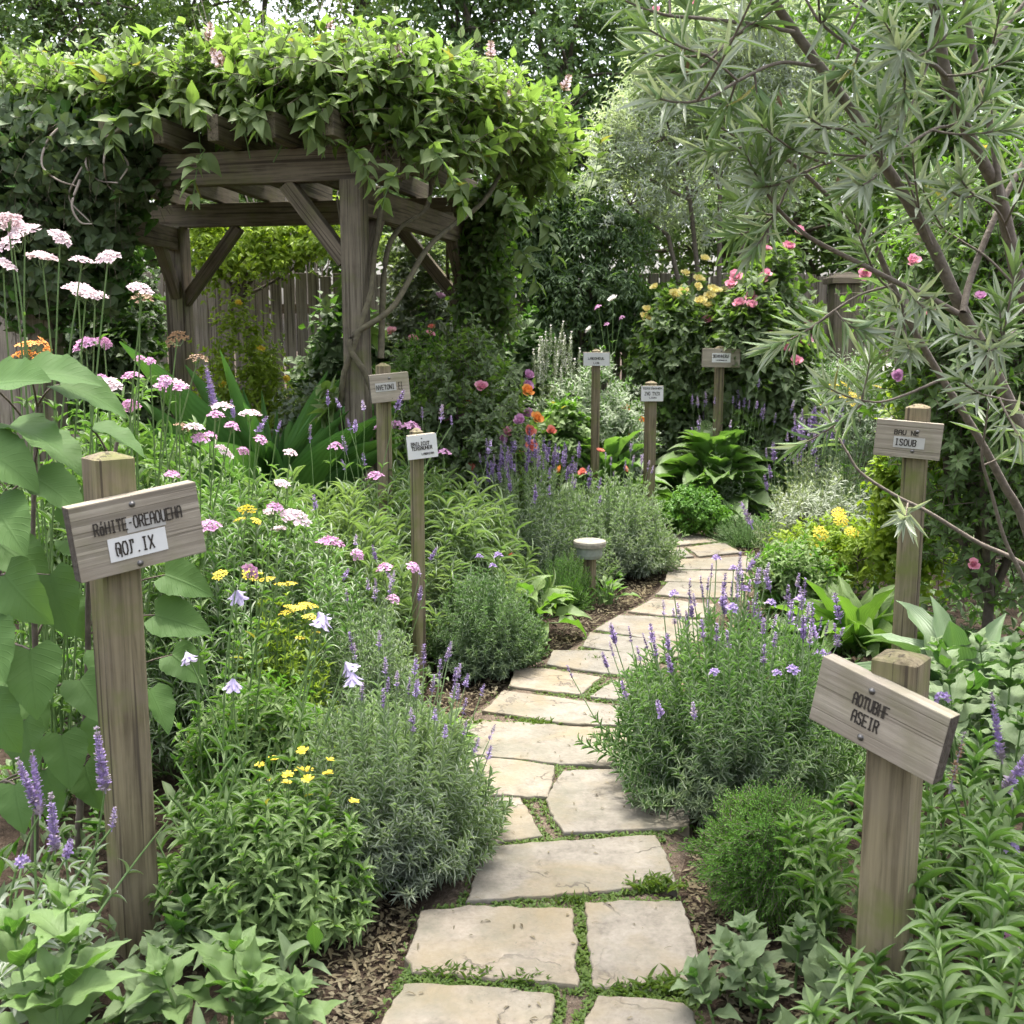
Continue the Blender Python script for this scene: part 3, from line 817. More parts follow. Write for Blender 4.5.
# flagstones, outlines on the ground
SL = [
 ([(403, 982), (470, 984), (556, 993), (553, 1024), (545, 1068), (362, 1064), (380, 1024)], "broad flagstone with an algae stained corner, cut off by the bottom edge of the photo"),
 ([(597, 994), (640, 996), (683, 1002), (694, 1011), (705, 1066), (580, 1066), (583, 1024)], "flagstone cut off by the photo's bottom edge, nearest the right hand board sign"),
 ([(420, 910), (468, 904), (573, 907), (577, 940), (579, 985), (500, 979), (412, 972), (404, 957)], "large square flagstone dappled by shade, with a mossy left side and a dark corner crack"),
 ([(584, 902), (630, 899), (683, 900), (698, 945), (708, 985), (650, 988), (592, 986), (587, 940)], "flagstone split by a long curved crack, beside the dark mulch strip"),
 ([(482, 846), (570, 839), (657, 834), (670, 862), (678, 883), (570, 894), (466, 901)], "widest pale flagstone spanning the path below the wedge shaped gap"),
 ([(562, 770), (610, 768), (656, 771), (690, 780), (690, 826), (646, 829), (562, 833), (544, 799)], "five sided pale flagstone with mossy spot, touching the big lavender's edge"),
 ([(440, 755), (500, 757), (556, 765), (549, 797), (500, 795), (430, 788)], "small flagstone with clipped corner, above the triangular one on the left side of the path"),
 ([(430, 794), (480, 797), (521, 797), (544, 835), (480, 844), (440, 844)], "triangular ended flagstone left of the gritty wedge gap"),
 ([(463, 719), (520, 722), (632, 729), (660, 738), (665, 770), (560, 763), (500, 757), (450, 752)], "long flagstone with an ochre stain on its left end"),
 ([(503, 690), (560, 697), (640, 709), (642, 727), (560, 722), (482, 710)], "long pale flagstone bordered by green moss along its lower edge"),
 ([(515, 667), (545, 668), (602, 677), (580, 694), (540, 690), (508, 685)], "short flagstone left of the slanted moss strip"),
 ([(615, 679), (650, 683), (652, 703), (589, 696)], "stubby flagstone between the slanted moss strip and the large lavender"),
 ([(552, 650), (600, 650), (660, 655), (660, 678), (600, 672), (546, 664)], "plain flagstone near the rounded green bush at the bend"),
 ([(589, 632), (630, 636), (690, 644), (690, 658), (640, 655), (582, 646)], "narrow flagstone just below the curving mulch edge"),
 ([(618, 615), (650, 616), (700, 620), (700, 642), (660, 640), (594, 629)], "flagstone with mossy upper joint near the path light"),
 ([(653, 598), (680, 600), (715, 604), (712, 618), (660, 615), (628, 611)], "small brownish flagstone partly covered by lavender flower stalks"),
 ([(668, 582), (690, 582), (735, 583), (738, 597), (690, 597), (655, 594)], "narrow flagstone beside the drooping grey lavender bush"),
 ([(668, 570), (700, 570), (748, 571), (752, 582), (700, 582), (664, 581)], "slim flagstone third from the far end of the path"),
 ([(672, 559), (710, 558), (752, 556), (760, 569), (710, 569), (668, 569)], "slim flagstone second row from the far end of the path"),
 ([(668, 548), (682, 547), (694, 556), (670, 558)], "tiny flagstone at the far bend touching the grey lavender"),
 ([(686, 547), (723, 542), (742, 552), (699, 556)], "diamond shaped flagstone by the low thyme mat"),
 ([(652, 528), (690, 530), (718, 541), (670, 546)], "farthest flagstone, under the round bright green shrub"),
]
SP = []
for i, (pp, lab) in enumerate(SL):
    g = rg(100 + i)
    poly = np.array([gnd(u, v, .03)[:2] for u, v in pp])
    cen = poly.mean(0)
    poly = cen + (poly - cen) * (1 - .003 / np.maximum(.05, np.linalg.norm(poly - cen, axis=1)))[:, None]
    pts = []
    for a, b in zip(poly, np.roll(poly, -1, 0)):      # ragged riven edges
        ln = np.linalg.norm(b - a); k = max(1, int(ln / .022)); nn = np.array([-(b - a)[1], (b - a)[0]]) / max(ln, 1e-6)
        for q in range(k):
            f = q / k; amp = .0022 if 0 < q < k else .002
            pts.append(a + (b - a) * f + nn * (g.normal(0, amp) + .002 * math.sin(f * 5 + i)))
    pts = np.array(pts); SP.append(pts); n = len(pts)
    org = np.array([cen[0], cen[1], 0])
    loc = pts - cen
    tilt = g.uniform(-.006, .006, 2)
    def ring(sc, z):
        q = loc * (1 - sc / np.maximum(.04, np.linalg.norm(loc, axis=1)))[:, None]
        return np.column_stack([q, z + (q @ tilt if z > 0 else 0 * q[:, 0])])
    rings = [ring(-.003, -.03), ring(-.001, .024), ring(.001, .0285), ring(.004, .030)]
    mb = MB(); mb.add(np.concatenate(rings), [(r * n + j, r * n + (j + 1) % n, (r + 1) * n + (j + 1) % n, (r + 1) * n + j) for r in range(3) for j in range(n)])
    mb.F.append(np.array([[3 * n + j for j in range(n)]])); mb.M.append(np.zeros(1, np.int32))
    # flip so the cap looks up
    o = mb.build('flagstone', M['stone'], None, False)
    bm = bmesh.new(); bm.from_mesh(o.data); bmesh.ops.recalc_face_normals(bm, faces=bm.faces[:]); bm.to_mesh(o.data); bm.free()
    o.location = org
    tag(o, lab, 'paving stone', 'flagstones of the winding garden path')

# grit bed between the stones
allp = np.concatenate(SP)
edge_l, edge_r = [], []
for y in np.arange(1.9, 8.6, .12):
    m = np.abs(allp[:, 1] - y) < .16
    if m.any(): edge_l.append((allp[m, 0].min() - .015, y)); edge_r.append((allp[m, 0].max() + .015, y))
el, er = np.array(edge_l), np.array(edge_r)
def sm_(a):
    k = np.ones(3) / 3; b = a.copy(); b[1:-1, 0] = np.convolve(a[:, 0], k, 'valid'); return b
el, er = sm_(el), sm_(er)
mb = MB(); n = len(el)
S_ = np.linspace(0, 1, 9)
V = np.concatenate([np.column_stack([el[:, 0] + (er - el)[:, 0] * s, el[:, 1], np.full(n, .017) - (.04 if s in (0, 1) else 0)]) for s in S_])
mb.add(V, [(k * n + i, (k + 1) * n + i, (k + 1) * n + i + 1, k * n + i + 1) for k in range(8) for i in range(n - 1)])
tag(mb.build('path', M['grit']), kind='structure')

def slab_field(P):
    inside = np.zeros(len(P), bool); d = np.full(len(P), 1e9)
    for s in SP:
        lo, hi = s.min(0) - .3, s.max(0) + .3
        m = np.where((P[:, 0] > lo[0]) & (P[:, 0] < hi[0]) & (P[:, 1] > lo[1]) & (P[:, 1] < hi[1]))[0]
        if len(m):
            inside[m] |= in_poly(P[m], s); d[m] = np.minimum(d[m], poly_dist(P[m], s))
    return inside, d
def second(P):
    a = np.full(len(P), 1e9); b = a.copy()
    for s in SP:
        lo, hi = s.min(0) - .12, s.max(0) + .12
        m = np.where((P[:, 0] > lo[0]) & (P[:, 0] < hi[0]) & (P[:, 1] > lo[1]) & (P[:, 1] < hi[1]))[0]
        if len(m):
            q = poly_dist(P[m], s); b[m] = np.minimum(b[m], np.maximum(a[m], q)); a[m] = np.minimum(a[m], q)
    return b
def path_x(y):
    return np.interp(y, el[:, 1], el[:, 0]), np.interp(y, er[:, 1], er[:, 0])

# moss and tiny weeds in the joints
g = rg(77)
n = 150000
y = 1.95 + 6.5 * g.random(n) ** 1.5; l, r = path_x(y)
P = np.column_stack([l + (r - l) * g.uniform(-.06, 1.06, n), y, np.zeros(n)])
ins, d = slab_field(P); d2 = second(P)
pn = np.sin(P[:, 0] * 9 + 2 * np.sin(P[:, 1] * 4)) * np.cos(P[:, 1] * 7 + 1.3 * np.sin(P[:, 0] * 6)) + .5 * np.sin(P[:, 0] * 23 + P[:, 1] * 17)
lowp = np.sin(P[:, 0] * 3.1 + 1) + np.cos(P[:, 1] * 2.3)
keep = ~ins & (d < .024) & ((d2 < .075) | (g.random(n) < .10)) & (pn + .35 * lowp + g.normal(0, .3, n) > -.35)
P = P[keep]; n = len(P); P[:, 2] = .018
a = g.uniform(0, 6.28, n)
D = np.column_stack([np.cos(a), np.sin(a), g.uniform(.4, 1.6, n)])
big = np.clip(pn[keep] - .6, 0, 1)
s = .008 + .010 * g.random(n) + .014 * big * g.random(n)
mb = MB(); scatter(mb, OVATE_XS, P, D, np.array([[0, 0, 1.]]).repeat(n, 0), s, s * .6, g)
# grassy tufts at a few joints
for (u, v, cnt, hh) in [(655, 889, 90, .05), (648, 882, 60, .04), (672, 990, 120, .05), (625, 993, 90, .035), (455, 976, 90, .04), (520, 983, 90, .035), (700, 993, 80, .045), (575, 903, 90, .03), (470, 725, 60, .04), (535, 725, 70, .04), (600, 660, 50, .03)]:
    c = gnd(u, v, .018); k = cnt; q = g.normal(0, 1, (k, 3)) * [.035, .014, 0]
    a = g.uniform(0, 6.28, k); D = np.column_stack([np.cos(a), np.sin(a), g.uniform(.6, 2.5, k)])
    scatter(mb, LANCE_S, c + q, D, np.array([[0, 0, 1.]]).repeat(k, 0), hh * g.uniform(.4, 1, k), hh * .16, g)
tag(mb.build('moss', M['moss']), 'green moss and tiny weeds in the joints between flagstones', 'moss', kind='stuff')

# bark chips on the soil beside the path
n = 16000
y = 1.9 + 6.6 * g.random(n) ** 1.4; l, r = path_x(y)
sd = g.random(n) < .5; off = np.abs(g.normal(0, .16, n)) + .0
P = np.column_stack([np.where(sd, l - off, r + off), y, g.uniform(-.012, .006, n)])
ins, d = slab_field(P); P = P[~ins]; n = len(P)
a = g.uniform(0, 6.28, n); D = np.column_stack([np.cos(a), np.sin(a), g.normal(0, .25, n)])
NN = np.column_stack([g.normal(0, .4, (n, 2)), np.ones(n)])
mb = MB(); scatter(mb, [leaf('lance', 2, 1, .2, .1), leaf('petal', 2, 2, -.3, .2)], P, D, NN, g.uniform(.008, .034, n), g.uniform(.005, .014, n), g)
tag(mb.build('bark_mulch', M['chip']), 'loose brown bark chips on the soil along the path', 'bark mulch', kind='stuff')

# bits of leaf, petal and twig lying on the stones
n = 700
y = 2.0 + 5.5 * g.random(n) ** 1.3; l, r = path_x(y)
P = np.column_stack([l + (r - l) * np.where(g.random(n) < .6, g.beta(.45, .45, n), g.random(n)), y, np.full(n, .0335)])
ins, d = slab_field(P); P = P[ins]; n = len(P)
a = g.uniform(0, 6.28, n); D = np.column_stack([np.cos(a), np.sin(a), g.normal(0, .1, n)])
mb = MB(); q = g.random(n) < .7
scatter(mb, [leaf('lance', 3, 1, .5, .3)], P[q], D[q], np.array([[0, 0, 1.]]).repeat(q.sum(), 0), g.uniform(.006, .028, q.sum()), g.uniform(.002, .007, q.sum()), g)
tag(mb.build('fallen_leaves', M['chip']), 'tiny dry leaf bits and twigs lying on the flagstones', 'fallen leaves', kind='stuff')

# low leafy ground cover that closes the beds
n = 9000
P = np.column_stack([g.uniform(-6.5, 6.5, n), 1.6 + 9 * g.random(n) ** 1.2, np.zeros(n)])
l, r = path_x(np.clip(P[:, 1], 1.9, 8.5))
dist = np.where(P[:, 1] < 8.6, np.maximum(l - P[:, 0], P[:, 0] - r), 1.0)
keep = (dist > .16 + .12 * g.random(n)) & (np.abs(P[:, 0]) < .62 * P[:, 1] + .5)
P = P[keep]; n = len(P); k = 7
a = g.uniform(0, 6.28, (n, k)); e = g.uniform(.3, 1.4, (n, k))
D = np.stack([np.cos(a) * np.cos(e), np.sin(a) * np.cos(e), np.sin(e)], -1).reshape(-1, 3)
PP = (P[:, None] + np.stack([g.normal(0, .02, (n, k)), g.normal(0, .02, (n, k)), g.uniform(0, .10, (n, k))], -1)).reshape(-1, 3)
s = (g.uniform(.04, .10, (n, 1)) * g.uniform(.6, 1.2, (n, k))).ravel()
mb = MB(); scatter(mb, LANCE_S + OVATE_S, PP, D, np.array([[0, 0, 1.]]).repeat(n * k, 0), s, s * .35, g)
tag(mb.build('ground_cover', M['coarse']), 'low leafy ground cover between the larger plants in the beds', 'ground cover', kind='stuff')

# ------------------------------------------------------------------ wooden pieces
def bm_obj(name, bm, mats, parent=None, smooth=False):
    me = bpy.data.meshes.new(name); bm.to_mesh(me); bm.free()
    for m in (mats if isinstance(mats, (list, tuple)) else [mats]): me.materials.append(m)
    if smooth:
        for p in me.polygons: p.use_smooth = True
    return obj(name, me, parent)
def box_bm(x0, x1, y0, y1, z0, z1, bev=.004, bm=None, wob=0.0, seed=0):
    bm = bm or bmesh.new()
    r = bmesh.ops.create_cube(bm, size=1.0)
    vs = r['verts']
    for v in vs: v.co = Vector(((x0 + x1) / 2 + v.co.x * (x1 - x0), (y0 + y1) / 2 + v.co.y * (y1 - y0), (z0 + z1) / 2 + v.co.z * (z1 - z0)))
    if bev:
        es = list({e for v in vs for e in v.link_edges})
        bmesh.ops.bevel(bm, geom=es, offset=bev, segments=2, affect='EDGES', profile=.6)
    return bm
def post_bm(w, h, z0=-.25, cap=.010, bev=.006):
    bm = bmesh.new(); r = w / 2
    rings = [(r, z0), (r, h - cap - .004), (r - bev, h - cap), (r * .30, h)]
    vr = []
    c = bev
    for rr, z in rings:
        q = min(c, rr * .3)
        vr.append([bm.verts.new((x, y, z)) for x, y in ((rr, -rr + q), (rr, rr - q), (rr - q, rr), (-rr + q, rr), (-rr, rr - q), (-rr, -rr + q), (-rr + q, -rr), (rr - q, -rr))])
    for a, b in zip(vr, vr[1:]):
        for i in range(8): bm.faces.new((a[i], a[(i + 1) % 8], b[(i + 1) % 8], b[i]))
    bm.faces.new(vr[-1]); bm.faces.new(vr[0][::-1])
    return bm

GLY = {  # strokes on a 4 x 6 grid
 'A': [[(0, 0), (0, 4.6), (1, 6), (3, 6), (4, 4.6), (4, 0)], [(0, 2.8), (4, 2.8)]], 'B': [[(0, 0), (0, 6), (3, 6), (4, 5), (3, 3.1), (0, 3.1)], [(3, 3.1), (4, 1.6), (3, 0), (0, 0)]],
 'C': [[(4, 5), (3, 6), (1, 6), (0, 4.5), (0, 1.5), (1, 0), (3, 0), (4, 1)]], 'D': [[(0, 0), (0, 6), (2.6, 6), (4, 4.5), (4, 1.5), (2.6, 0), (0, 0)]],
 'E': [[(4, 6), (0, 6), (0, 0), (4, 0)], [(0, 3), (3.2, 3)]], 'F': [[(4, 6), (0, 6), (0, 0)], [(0, 3), (3.2, 3)]], 'H': [[(0, 0), (0, 6)], [(4, 0), (4, 6)], [(0, 3), (4, 3)]],
 'I': [[(2, 0), (2, 6)], [(1, 6), (3, 6)], [(1, 0), (3, 0)]], 'K': [[(0, 0), (0, 6)], [(4, 6), (0, 2.8), (4, 0)]], 'L': [[(0, 6), (0, 0), (3.6, 0)]], 'N': [[(0, 0), (0, 6), (4, 0), (4, 6)]],
 'O': [[(1, 0), (0, 1.6), (0, 4.4), (1, 6), (3, 6), (4, 4.4), (4, 1.6), (3, 0), (1, 0)]], 'R': [[(0, 0), (0, 6), (3, 6), (4, 5), (3, 3), (0, 3)], [(2, 3), (4, 0)]],
 'S': [[(4, 5), (3, 6), (1, 6), (0, 5), (1, 3.3), (3, 2.8), (4, 1.2), (3, 0), (1, 0), (0, 1)]], 'T': [[(2, 0), (2, 6)], [(.2, 5.2), (.2, 6), (3.8, 6), (3.8, 5.2)]], 'U': [[(0, 6), (0, 1.4), (1, 0), (3, 0), (4, 1.4), (4, 6)]],
 'V': [[(0, 6), (2, 0), (4, 6)]], 'X': [[(0, 0), (4, 6)], [(0, 6), (4, 0)]], 'Z': [[(0, 6), (4, 6), (0, 0), (4, 0)]], '.': [[(1.8, 0), (2.2, .2)]], '-': [[(1.2, 3), (2.8, 3)]],
 'q': [[(1, 0), (.2, .6), (0, 3.6), (.6, 6), (3, 6), (4, 5), (4, -.6)], [(1.6, 3.6), (2.6, 3.2), (2.6, 1)]], 'j': [[(0, 0), (1, .2), (1.4, 1.4), (1.4, 6)], [(.6, 6), (3.6, 6), (3.6, 4.6)]],
 'h': [[(0, 0), (0, 6)], [(0, 3.4), (2.6, 3.8), (3.6, 2.4), (3.6, 0)]], 'o': [[(.8, 0), (.2, 1.8), (.8, 4), (3, 4), (3.7, 1.8), (3, 0), (.8, 0)], [(1.8, 5.2), (2.4, 6.6)]],
}
def write(mb, text, x, z, h, wid, th, y, sp=1.45):
    """stroke lettering on the plane y (facing -y); x = left end, z = baseline, h = cap height, wid = total width"""
    n = len(text); cw = wid / (n * sp - (sp - 1)); sx = cw / 4; sz = h / 6
    for i, ch in enumerate(text):
        for st in GLY.get(ch, []):
            for a, b in zip(st, st[1:]):
                p = np.array([x + i * cw * sp + a[0] * sx, z + a[1] * sz]); q = np.array([x + i * cw * sp + b[0] * sx, z + b[1] * sz])
                d = q - p; ln = np.linalg.norm(d)
                if ln < 1e-6: continue
                d /= ln; nn = np.array([-d[1], d[0]]) * th / 2; p = p - d * th * .35; q = q + d * th * .35
                c = [p - nn, q - nn, q + nn, p + nn]
                V = [(v[0], y, v[1]) for v in c] + [(v[0], y + .0012, v[1]) for v in c]
                mb.add(V, [(0, 1, 2, 3), (4, 7, 6, 5), (0, 4, 5, 1), (1, 5, 6, 2), (2, 6, 7, 3), (3, 7, 4, 0)])

def sign(label, base, post_w, h, post_yaw, board, byaw, bz, roll=0.0, lines=(), card=None, screws=((0, .055), (0, -.055)), off=.75, bx=0.0, board_mat='wood_board', lean=(0, 0), sr=.006, white=False):
    """wooden post with a board; board = (length, height, thickness); lines = [(text, x, z, h, width, stroke, on card)]; card = [(x0, x1, z0, z1, mat)]"""
    t = thing('plant_sign', label, 'plant sign', base, 'wooden plant signs standing in the beds')
    t.rotation_euler = (lean[0], lean[1], 0)
    p = bm_obj('post', post_bm(post_w, h), M['wood_post'], t); p.rotation_euler = (0, 0, post_yaw)
    bl, bh, bt = board
    bm = box_bm(-bl / 2, bl / 2, -bt, 0, -bh / 2, bh / 2, .0025)
    if not white:
        for f in bm.faces:
            if abs(f.normal.x) > .9: f.material_index = 1
    b = bm_obj('board', bm, [M[board_mat], M['endgrain']], t)
    b.rotation_euler = (0, roll, byaw)
    ny = Vector((math.sin(byaw), -math.cos(byaw), 0))       # the way the board faces
    rx = Vector((math.cos(byaw), math.sin(byaw), 0))
    b.location = ny * (post_w * .5 * off) + rx * bx + Vector((0, 0, bz))
    for (x0, x1, z0, z1, mt) in (card or []):
        c = bm_obj('label_card', box_bm(x0, x1, -bt - .0022, -bt - .0004, z0, z1, .0), M[mt], b)
    if lines:
        for (tx, x, z, hh, w, th, oc) in lines:
            mb = MB(); write(mb, tx, x, z, hh, w, th, -bt - (.0038 if oc else .0014)); mb.build('lettering', M['ink'], b, False)
    for x, z in screws:
        sb = bmesh.new(); bmesh.ops.create_uvsphere(sb, u_segments=12, v_segments=8, radius=sr)
        for v in sb.verts: v.co.y *= .7
        bmesh.ops.create_cone(sb, cap_ends=True, segments=12, radius1=sr * 1.25, radius2=sr * 1.25, depth=.0016, matrix=Matrix.Translation((0, sr * .15, 0)) @ Matrix.Rotation(math.pi / 2, 4, 'X'))
        s = bm_obj('screw', sb, M['screw'], b, True); s.location = (x, -bt - .0012, z)
    return t

sign("grey board sign with white paper label and rough black lettering, among heart shaped leaves", gnd(137, 940), .092, zat(452, 2.53) , R(43), (.30, .172, .042), R(40), zat(530, 2.5), R(-6.5),
     [("RoHITE-OREAOUEHA", -.103, .012, .027, .205, .0031, True), ("qOj.IX", -.062, -.044, .030, .088, .0034, True)], [(-.078, .058, -.056, -.002, 'paper'), (-.03, .062, .002, .036, 'greypaper')], ((-.008, .066), (-.012, -.073)), off=1.0, bx=.032)
sign("tilted grey board sign with two lines of burnt lettering, nearest beside the lavender's mound", gnd(880, 1015), .096, zat(650, 2.24), R(-38), (.30, .150, .038), R(-50), zat(722, 2.15), R(11),
     [("AOTUBHF", -.058, .008, .026, .082, .0034, False), ("ASEIR", -.052, -.030, .026, .062, .0034, False)], None, ((-.022, .052), (-.022, -.056)), off=1.0, bx=.0)
sign("small cracked board sign with pale sticker, post half in shade behind silvery leaf sprays", B(901, 4.4), .088, zat(404, 4.4), R(-28), (.25, .145, .028), R(-16), zat(437, 4.45), R(4),
     [("BAUWNE", -.055, .018, .017, .09, .0034, False), ("ISOUB", -.048, -.024, .024, .078, .0036, True)], [(-.055, .062, -.034, .010, 'greypaper')], ((.03, .034), (.02, -.044)), off=1.0, bx=-.035)
sign("short white faced sign on slim post above the grassy clump", B(420, 4.5), .046, zat(428, 4.5), R(35), (.115, .10, .026), R(18), zat(446, 4.48), R(-5),
     [("BNILICUT", -.045, .006, .014, .075, .0022, True), ("TEASNUHER", -.045, -.012, .014, .085, .0022, True), ("LABAIRA", -.005, -.034, .008, .05, .0015, True)], [(-.0625, .0625, -.048, .048, 'paper')], ((0, .034),), off=1.0, bx=.012, sr=.0035)
sign("pinkish brown board sign with small pale sticker beside the twisted vine trunk", B(388, 5.35), .058, zat(363, 5.35), R(35), (.19, .135, .034), R(16), zat(386, 5.45), R(-5),
     [("NVETONI", -.065, -.006, .022, .085, .0026, True), ("EI", .042, -.012, .034, .018, .0026, False), ("M.", -.01, -.052, .016, .02, .003, False)], [(-.07, .03, -.015, .026, 'greypaper')], ((0, .045),), off=1.0, bx=.022, sr=.005)
sign("small white label sign on the post between the two big hosta clumps", B(648, 8.1), .07, zat(381, 8.1), R(20), (.165, .115, .02), R(3), zat(394, 8.0), 0,
     [("TEASIBOHEN", -.07, .032, .012, .14, .0026, True), ("ZVO TVZX", -.055, -.012, .024, .11, .0034, True), ("LIKEN", -.02, -.035, .010, .05, .002, True)], [(-.081, .081, -.055, .055, 'paper')], ((0, .049),), off=1.0, sr=.004)
sign("white label sign on a thin post before the pale flower spikes", B(594, 8.3), .056, zat(349, 8.3), R(12), (.20, .10, .02), R(-2), zat(359, 8.25), 0,
     [("LAEOHEUL", -.06, -.004, .016, .12, .0034, True), ("LUB", -.02, -.036, .012, .04, .0028, True)], [(-.095, .098, -.05, .046, 'paper')], ((0, .046),), off=1.0, sr=.004)
sign("wide dark grey board sign with framed white label in front of the pink rose bush", B(715, 9.0), .065, zat(346, 9.0), R(8), (.31, .15, .022), R(2), zat(358, 8.95), R(1),
     [("BEHVHHERUF", -.065, .002, .024, .13, .0036, True), ("IIRANEIA", -.045, -.022, .008, .09, .0026, True)], [(-.075, .075, -.035, .038, 'paper')], ((0, .055),), off=1.0, sr=.005)

# low path light
c = B(589, 5.95)
t = thing('path_light', 'low drum shaped garden light with pale lid on a short post by the path', 'garden light', c)
def lathe(name, prof, mat, parent, seg=28):
    mb = MB(); k = len(prof)
    a = np.arange(seg) * 2 * np.pi / seg
    V = np.array([[(r * np.cos(q), r * np.sin(q), z) for q in a] for r, z in prof]).reshape(-1, 3)
    mb.add(V, [(i * seg + j, i * seg + (j + 1) % seg, (i + 1) * seg + (j + 1) % seg, (i + 1) * seg + j) for i in range(k - 1) for j in range(seg)])
    return mb.build(name, mat, parent, False)
zt = zat(540, 5.95)
lathe('cap', [(.001, zt + .004), (.06, zt + .002), (.088, zt - .004), (.091, zt - .014), (.089, zt - .034), (.075, zt - .036), (.001, zt - .036)], M['lampstone'], t)
lathe('drum', [(.074, zt - .037), (.071, zt - .08), (.064, zt - .098), (.001, zt - .099)], M['lampglass'], t)
lathe('post', [(.038, zt - .099), (.036, .0), (.036, -.1)], M['wood_post'], t)

# ------------------------------------------------------------------ pergola
def beam(name, p0, p1, w, h, mat, parent, base, bev=.006):
    p0 = Vector(p0) - Vector(base); p1 = Vector(p1) - Vector(base); d = p1 - p0; L = d.length; x = d.normalized()
    up = Vector((0, 0, 1)); y = up.cross(x).normalized() if abs(x.z) < .99 else Vector((0, 1, 0)); z = x.cross(y)
    o = bm_obj(name, box_bm(0, L, -w / 2, w / 2, -h / 2, h / 2, bev), M[mat], parent)
    o.matrix_basis = Matrix.Translation(p0) @ Matrix((x, y, z)).transposed().to_4x4()
    return o
PA, PB, PD, PC = B(363, 6.0), B(467, 8.2), B(62, 6.5), B(190, 8.7)
ZB = 2.36
perg = thing('pergola', 'weathered timber pergola with braced posts and open rafters under a heavy vine', 'pergola', PA)
for q, w in ((PA, .118), (PB, .15), (PC, .15), (PD, .14)):
    p = bm_obj('post', box_bm(-w / 2, w / 2, -w / 2, w / 2, -.2, ZB - .08, .008), M['wood_pergola'], perg)
    p.location = Vector(q) - Vector(PA); p.rotation_euler = (0, 0, R(-14))
up = np.array([0, 0, 1.0])
def ext(a, b, e): d = nrm(b - a); return a - d * e, b + d * e
for a, b, e, z in ((PD, PA, .28, ZB), (PC, PB, .3, ZB), ):
    p, q = ext(a, b, e); beam('beam', p + up * z, q + up * z, .09, .17, 'wood_beam', perg, PA)
for a, b in ((PD, PC), (PA, PB)):
    p, q = ext(a, b, .02); beam('beam', p + up * (ZB - .175), q + up * (ZB - .175), .085, .165, 'wood_beam', perg, PA)
for i in range(7):                                      # rafters across
    f = i / 6
    a = PD + (PA - PD) * f; b = PC + (PB - PC) * f
    p, q = ext(a, b, .34); beam('rafter', p + up * (ZB + .155), q + up * (ZB + .155), .06, .13, 'wood_beam', perg, PA)
for i in range(9):                                      # battens
    f = (i + .5) / 9
    a = PD + (PC - PD) * f; b = PA + (PB - PA) * f
    p, q = ext(a, b, .1); beam('batten', p + up * (ZB + .242), q + up * (ZB + .242), .04, .035, 'wood_beam', perg, PA, .003)
def brace(c, o, ln=.62):
    d = nrm(o - c); beam('brace', c + up * (ZB - .1 - ln) + d * .05, c + up * (ZB - .09) + d * (ln * .95), .075, .085, 'wood_beam', perg, PA)
brace(PA, PD, .40); brace(PA, PB, .5); brace(PB, PA, .5); brace(PB, PC, .55); brace(PC, PB, .55); brace(PC, PD, .5); brace(PD, PA, .55)

# the flowering vine: trunks twisting up the near post, canopy over the roof
g = rg(200)
def vb(u, v, Y): return at(u, v, Y)
VL = []
for u, v, Y, r in [(60, 108, 6.7, (.5, .5, .17)), (120, 94, 6.5, (.48, .42, .14)), (185, 90, 6.3, (.45, .40, .14)), (245, 84, 6.25, (.48, .40, .16)), (310, 86, 6.1, (.45, .42, .19)), (375, 90, 5.95, (.45, .45, .2)),
                   (430, 108, 6.2, (.42, .42, .2)), (480, 120, 6.6, (.40, .42, .2)), (518, 142, 7.1, (.30, .4, .22)), (532, 178, 7.5, (.16, .3, .2)),
                   (200, 94, 7.3, (.7, .6, .18)), (300, 90, 7.1, (.7, .6, .2)), (400, 100, 7.3, (.65, .6, .22)), (462, 112, 7.8, (.45, .5, .22)), (100, 100, 7.6, (.7, .6, .18)), (330, 108, 8.2, (.8, .5, .18)), (180, 112, 8.4, (.8, .4, .18)),
                   (395, 140, 5.85, (.2, .2, .13)), (450, 145, 6.0, (.22, .2, .12)), (345, 118, 5.8, (.22, .12, .12))]:
    VL.append((vb(u, v, Y), r))
def helix(c, z0, z1, turns, rad, a0, k=9):
    return [c + np.array([rad * math.cos(a0 + turns * 6.283 * i / (k - 1)), rad * math.sin(a0 + turns * 6.283 * i / (k - 1)), z0 + (z1 - z0) * i / (k - 1)]) for i in range(k)]
trk = [smooth_line(np.array(helix(PA, 0, 1.95, 1.15, .108, -.6, 11) + [at(385, 190, 6.0), at(410, 150, 6.1)]) - PA, 70),
       smooth_line(np.array(helix(PA, 0, 1.45, -.9, .112, -2.4, 9) + [PA + [.2, -.05, 1.62], at(430, 245, 6.3), at(480, 205, 6.7), at(500, 175, 7.0)]) - PA, 70),
       smooth_line(np.array([PA + [.13, -.03, 1.35], at(385, 265, 6.1), at(398, 230, 6.3), at(428, 205, 6.5), at(430, 150, 6.6)]) - PA, 24),
       smooth_line(np.array(helix(PB, 0, 2.4, .8, .13, -1.0)) - PA, 40),
       smooth_line(np.array(helix(PB, 0, 2.4, -.7, .13, -2.2)) - PA, 40),
       smooth_line(np.array(helix(PA, 0, 2.2, .7, .10, -1.6)) - PA, 50)]
vine = woody('climbing_vine', 'lime green vine sprawling over the pergola roof, its stems twisting up the near post', 'climbing vine', PA, VL, 'vine', 201, n=2100, per=9, L=.108, W=.056, T=OVATE, tw=.36,
             trunk=trk[:1], bark='vinewood', r0=.021, limbs=False, shell=.35, angle=1.0, lup=1.3, up=.25, twig_r=.0028, fl='vineflower', nf=14, flname='flower_cluster', fside=(0, -1, .3), droop=.02)
mb = MB()
for q, r in ((trk[1], .022), (trk[2], .018), (trk[3], .018), (trk[4], .016), (trk[5], .012)): tubes(mb, q, r, r * .6, 8)
mb.build('stem', M['vinewood'], vine)
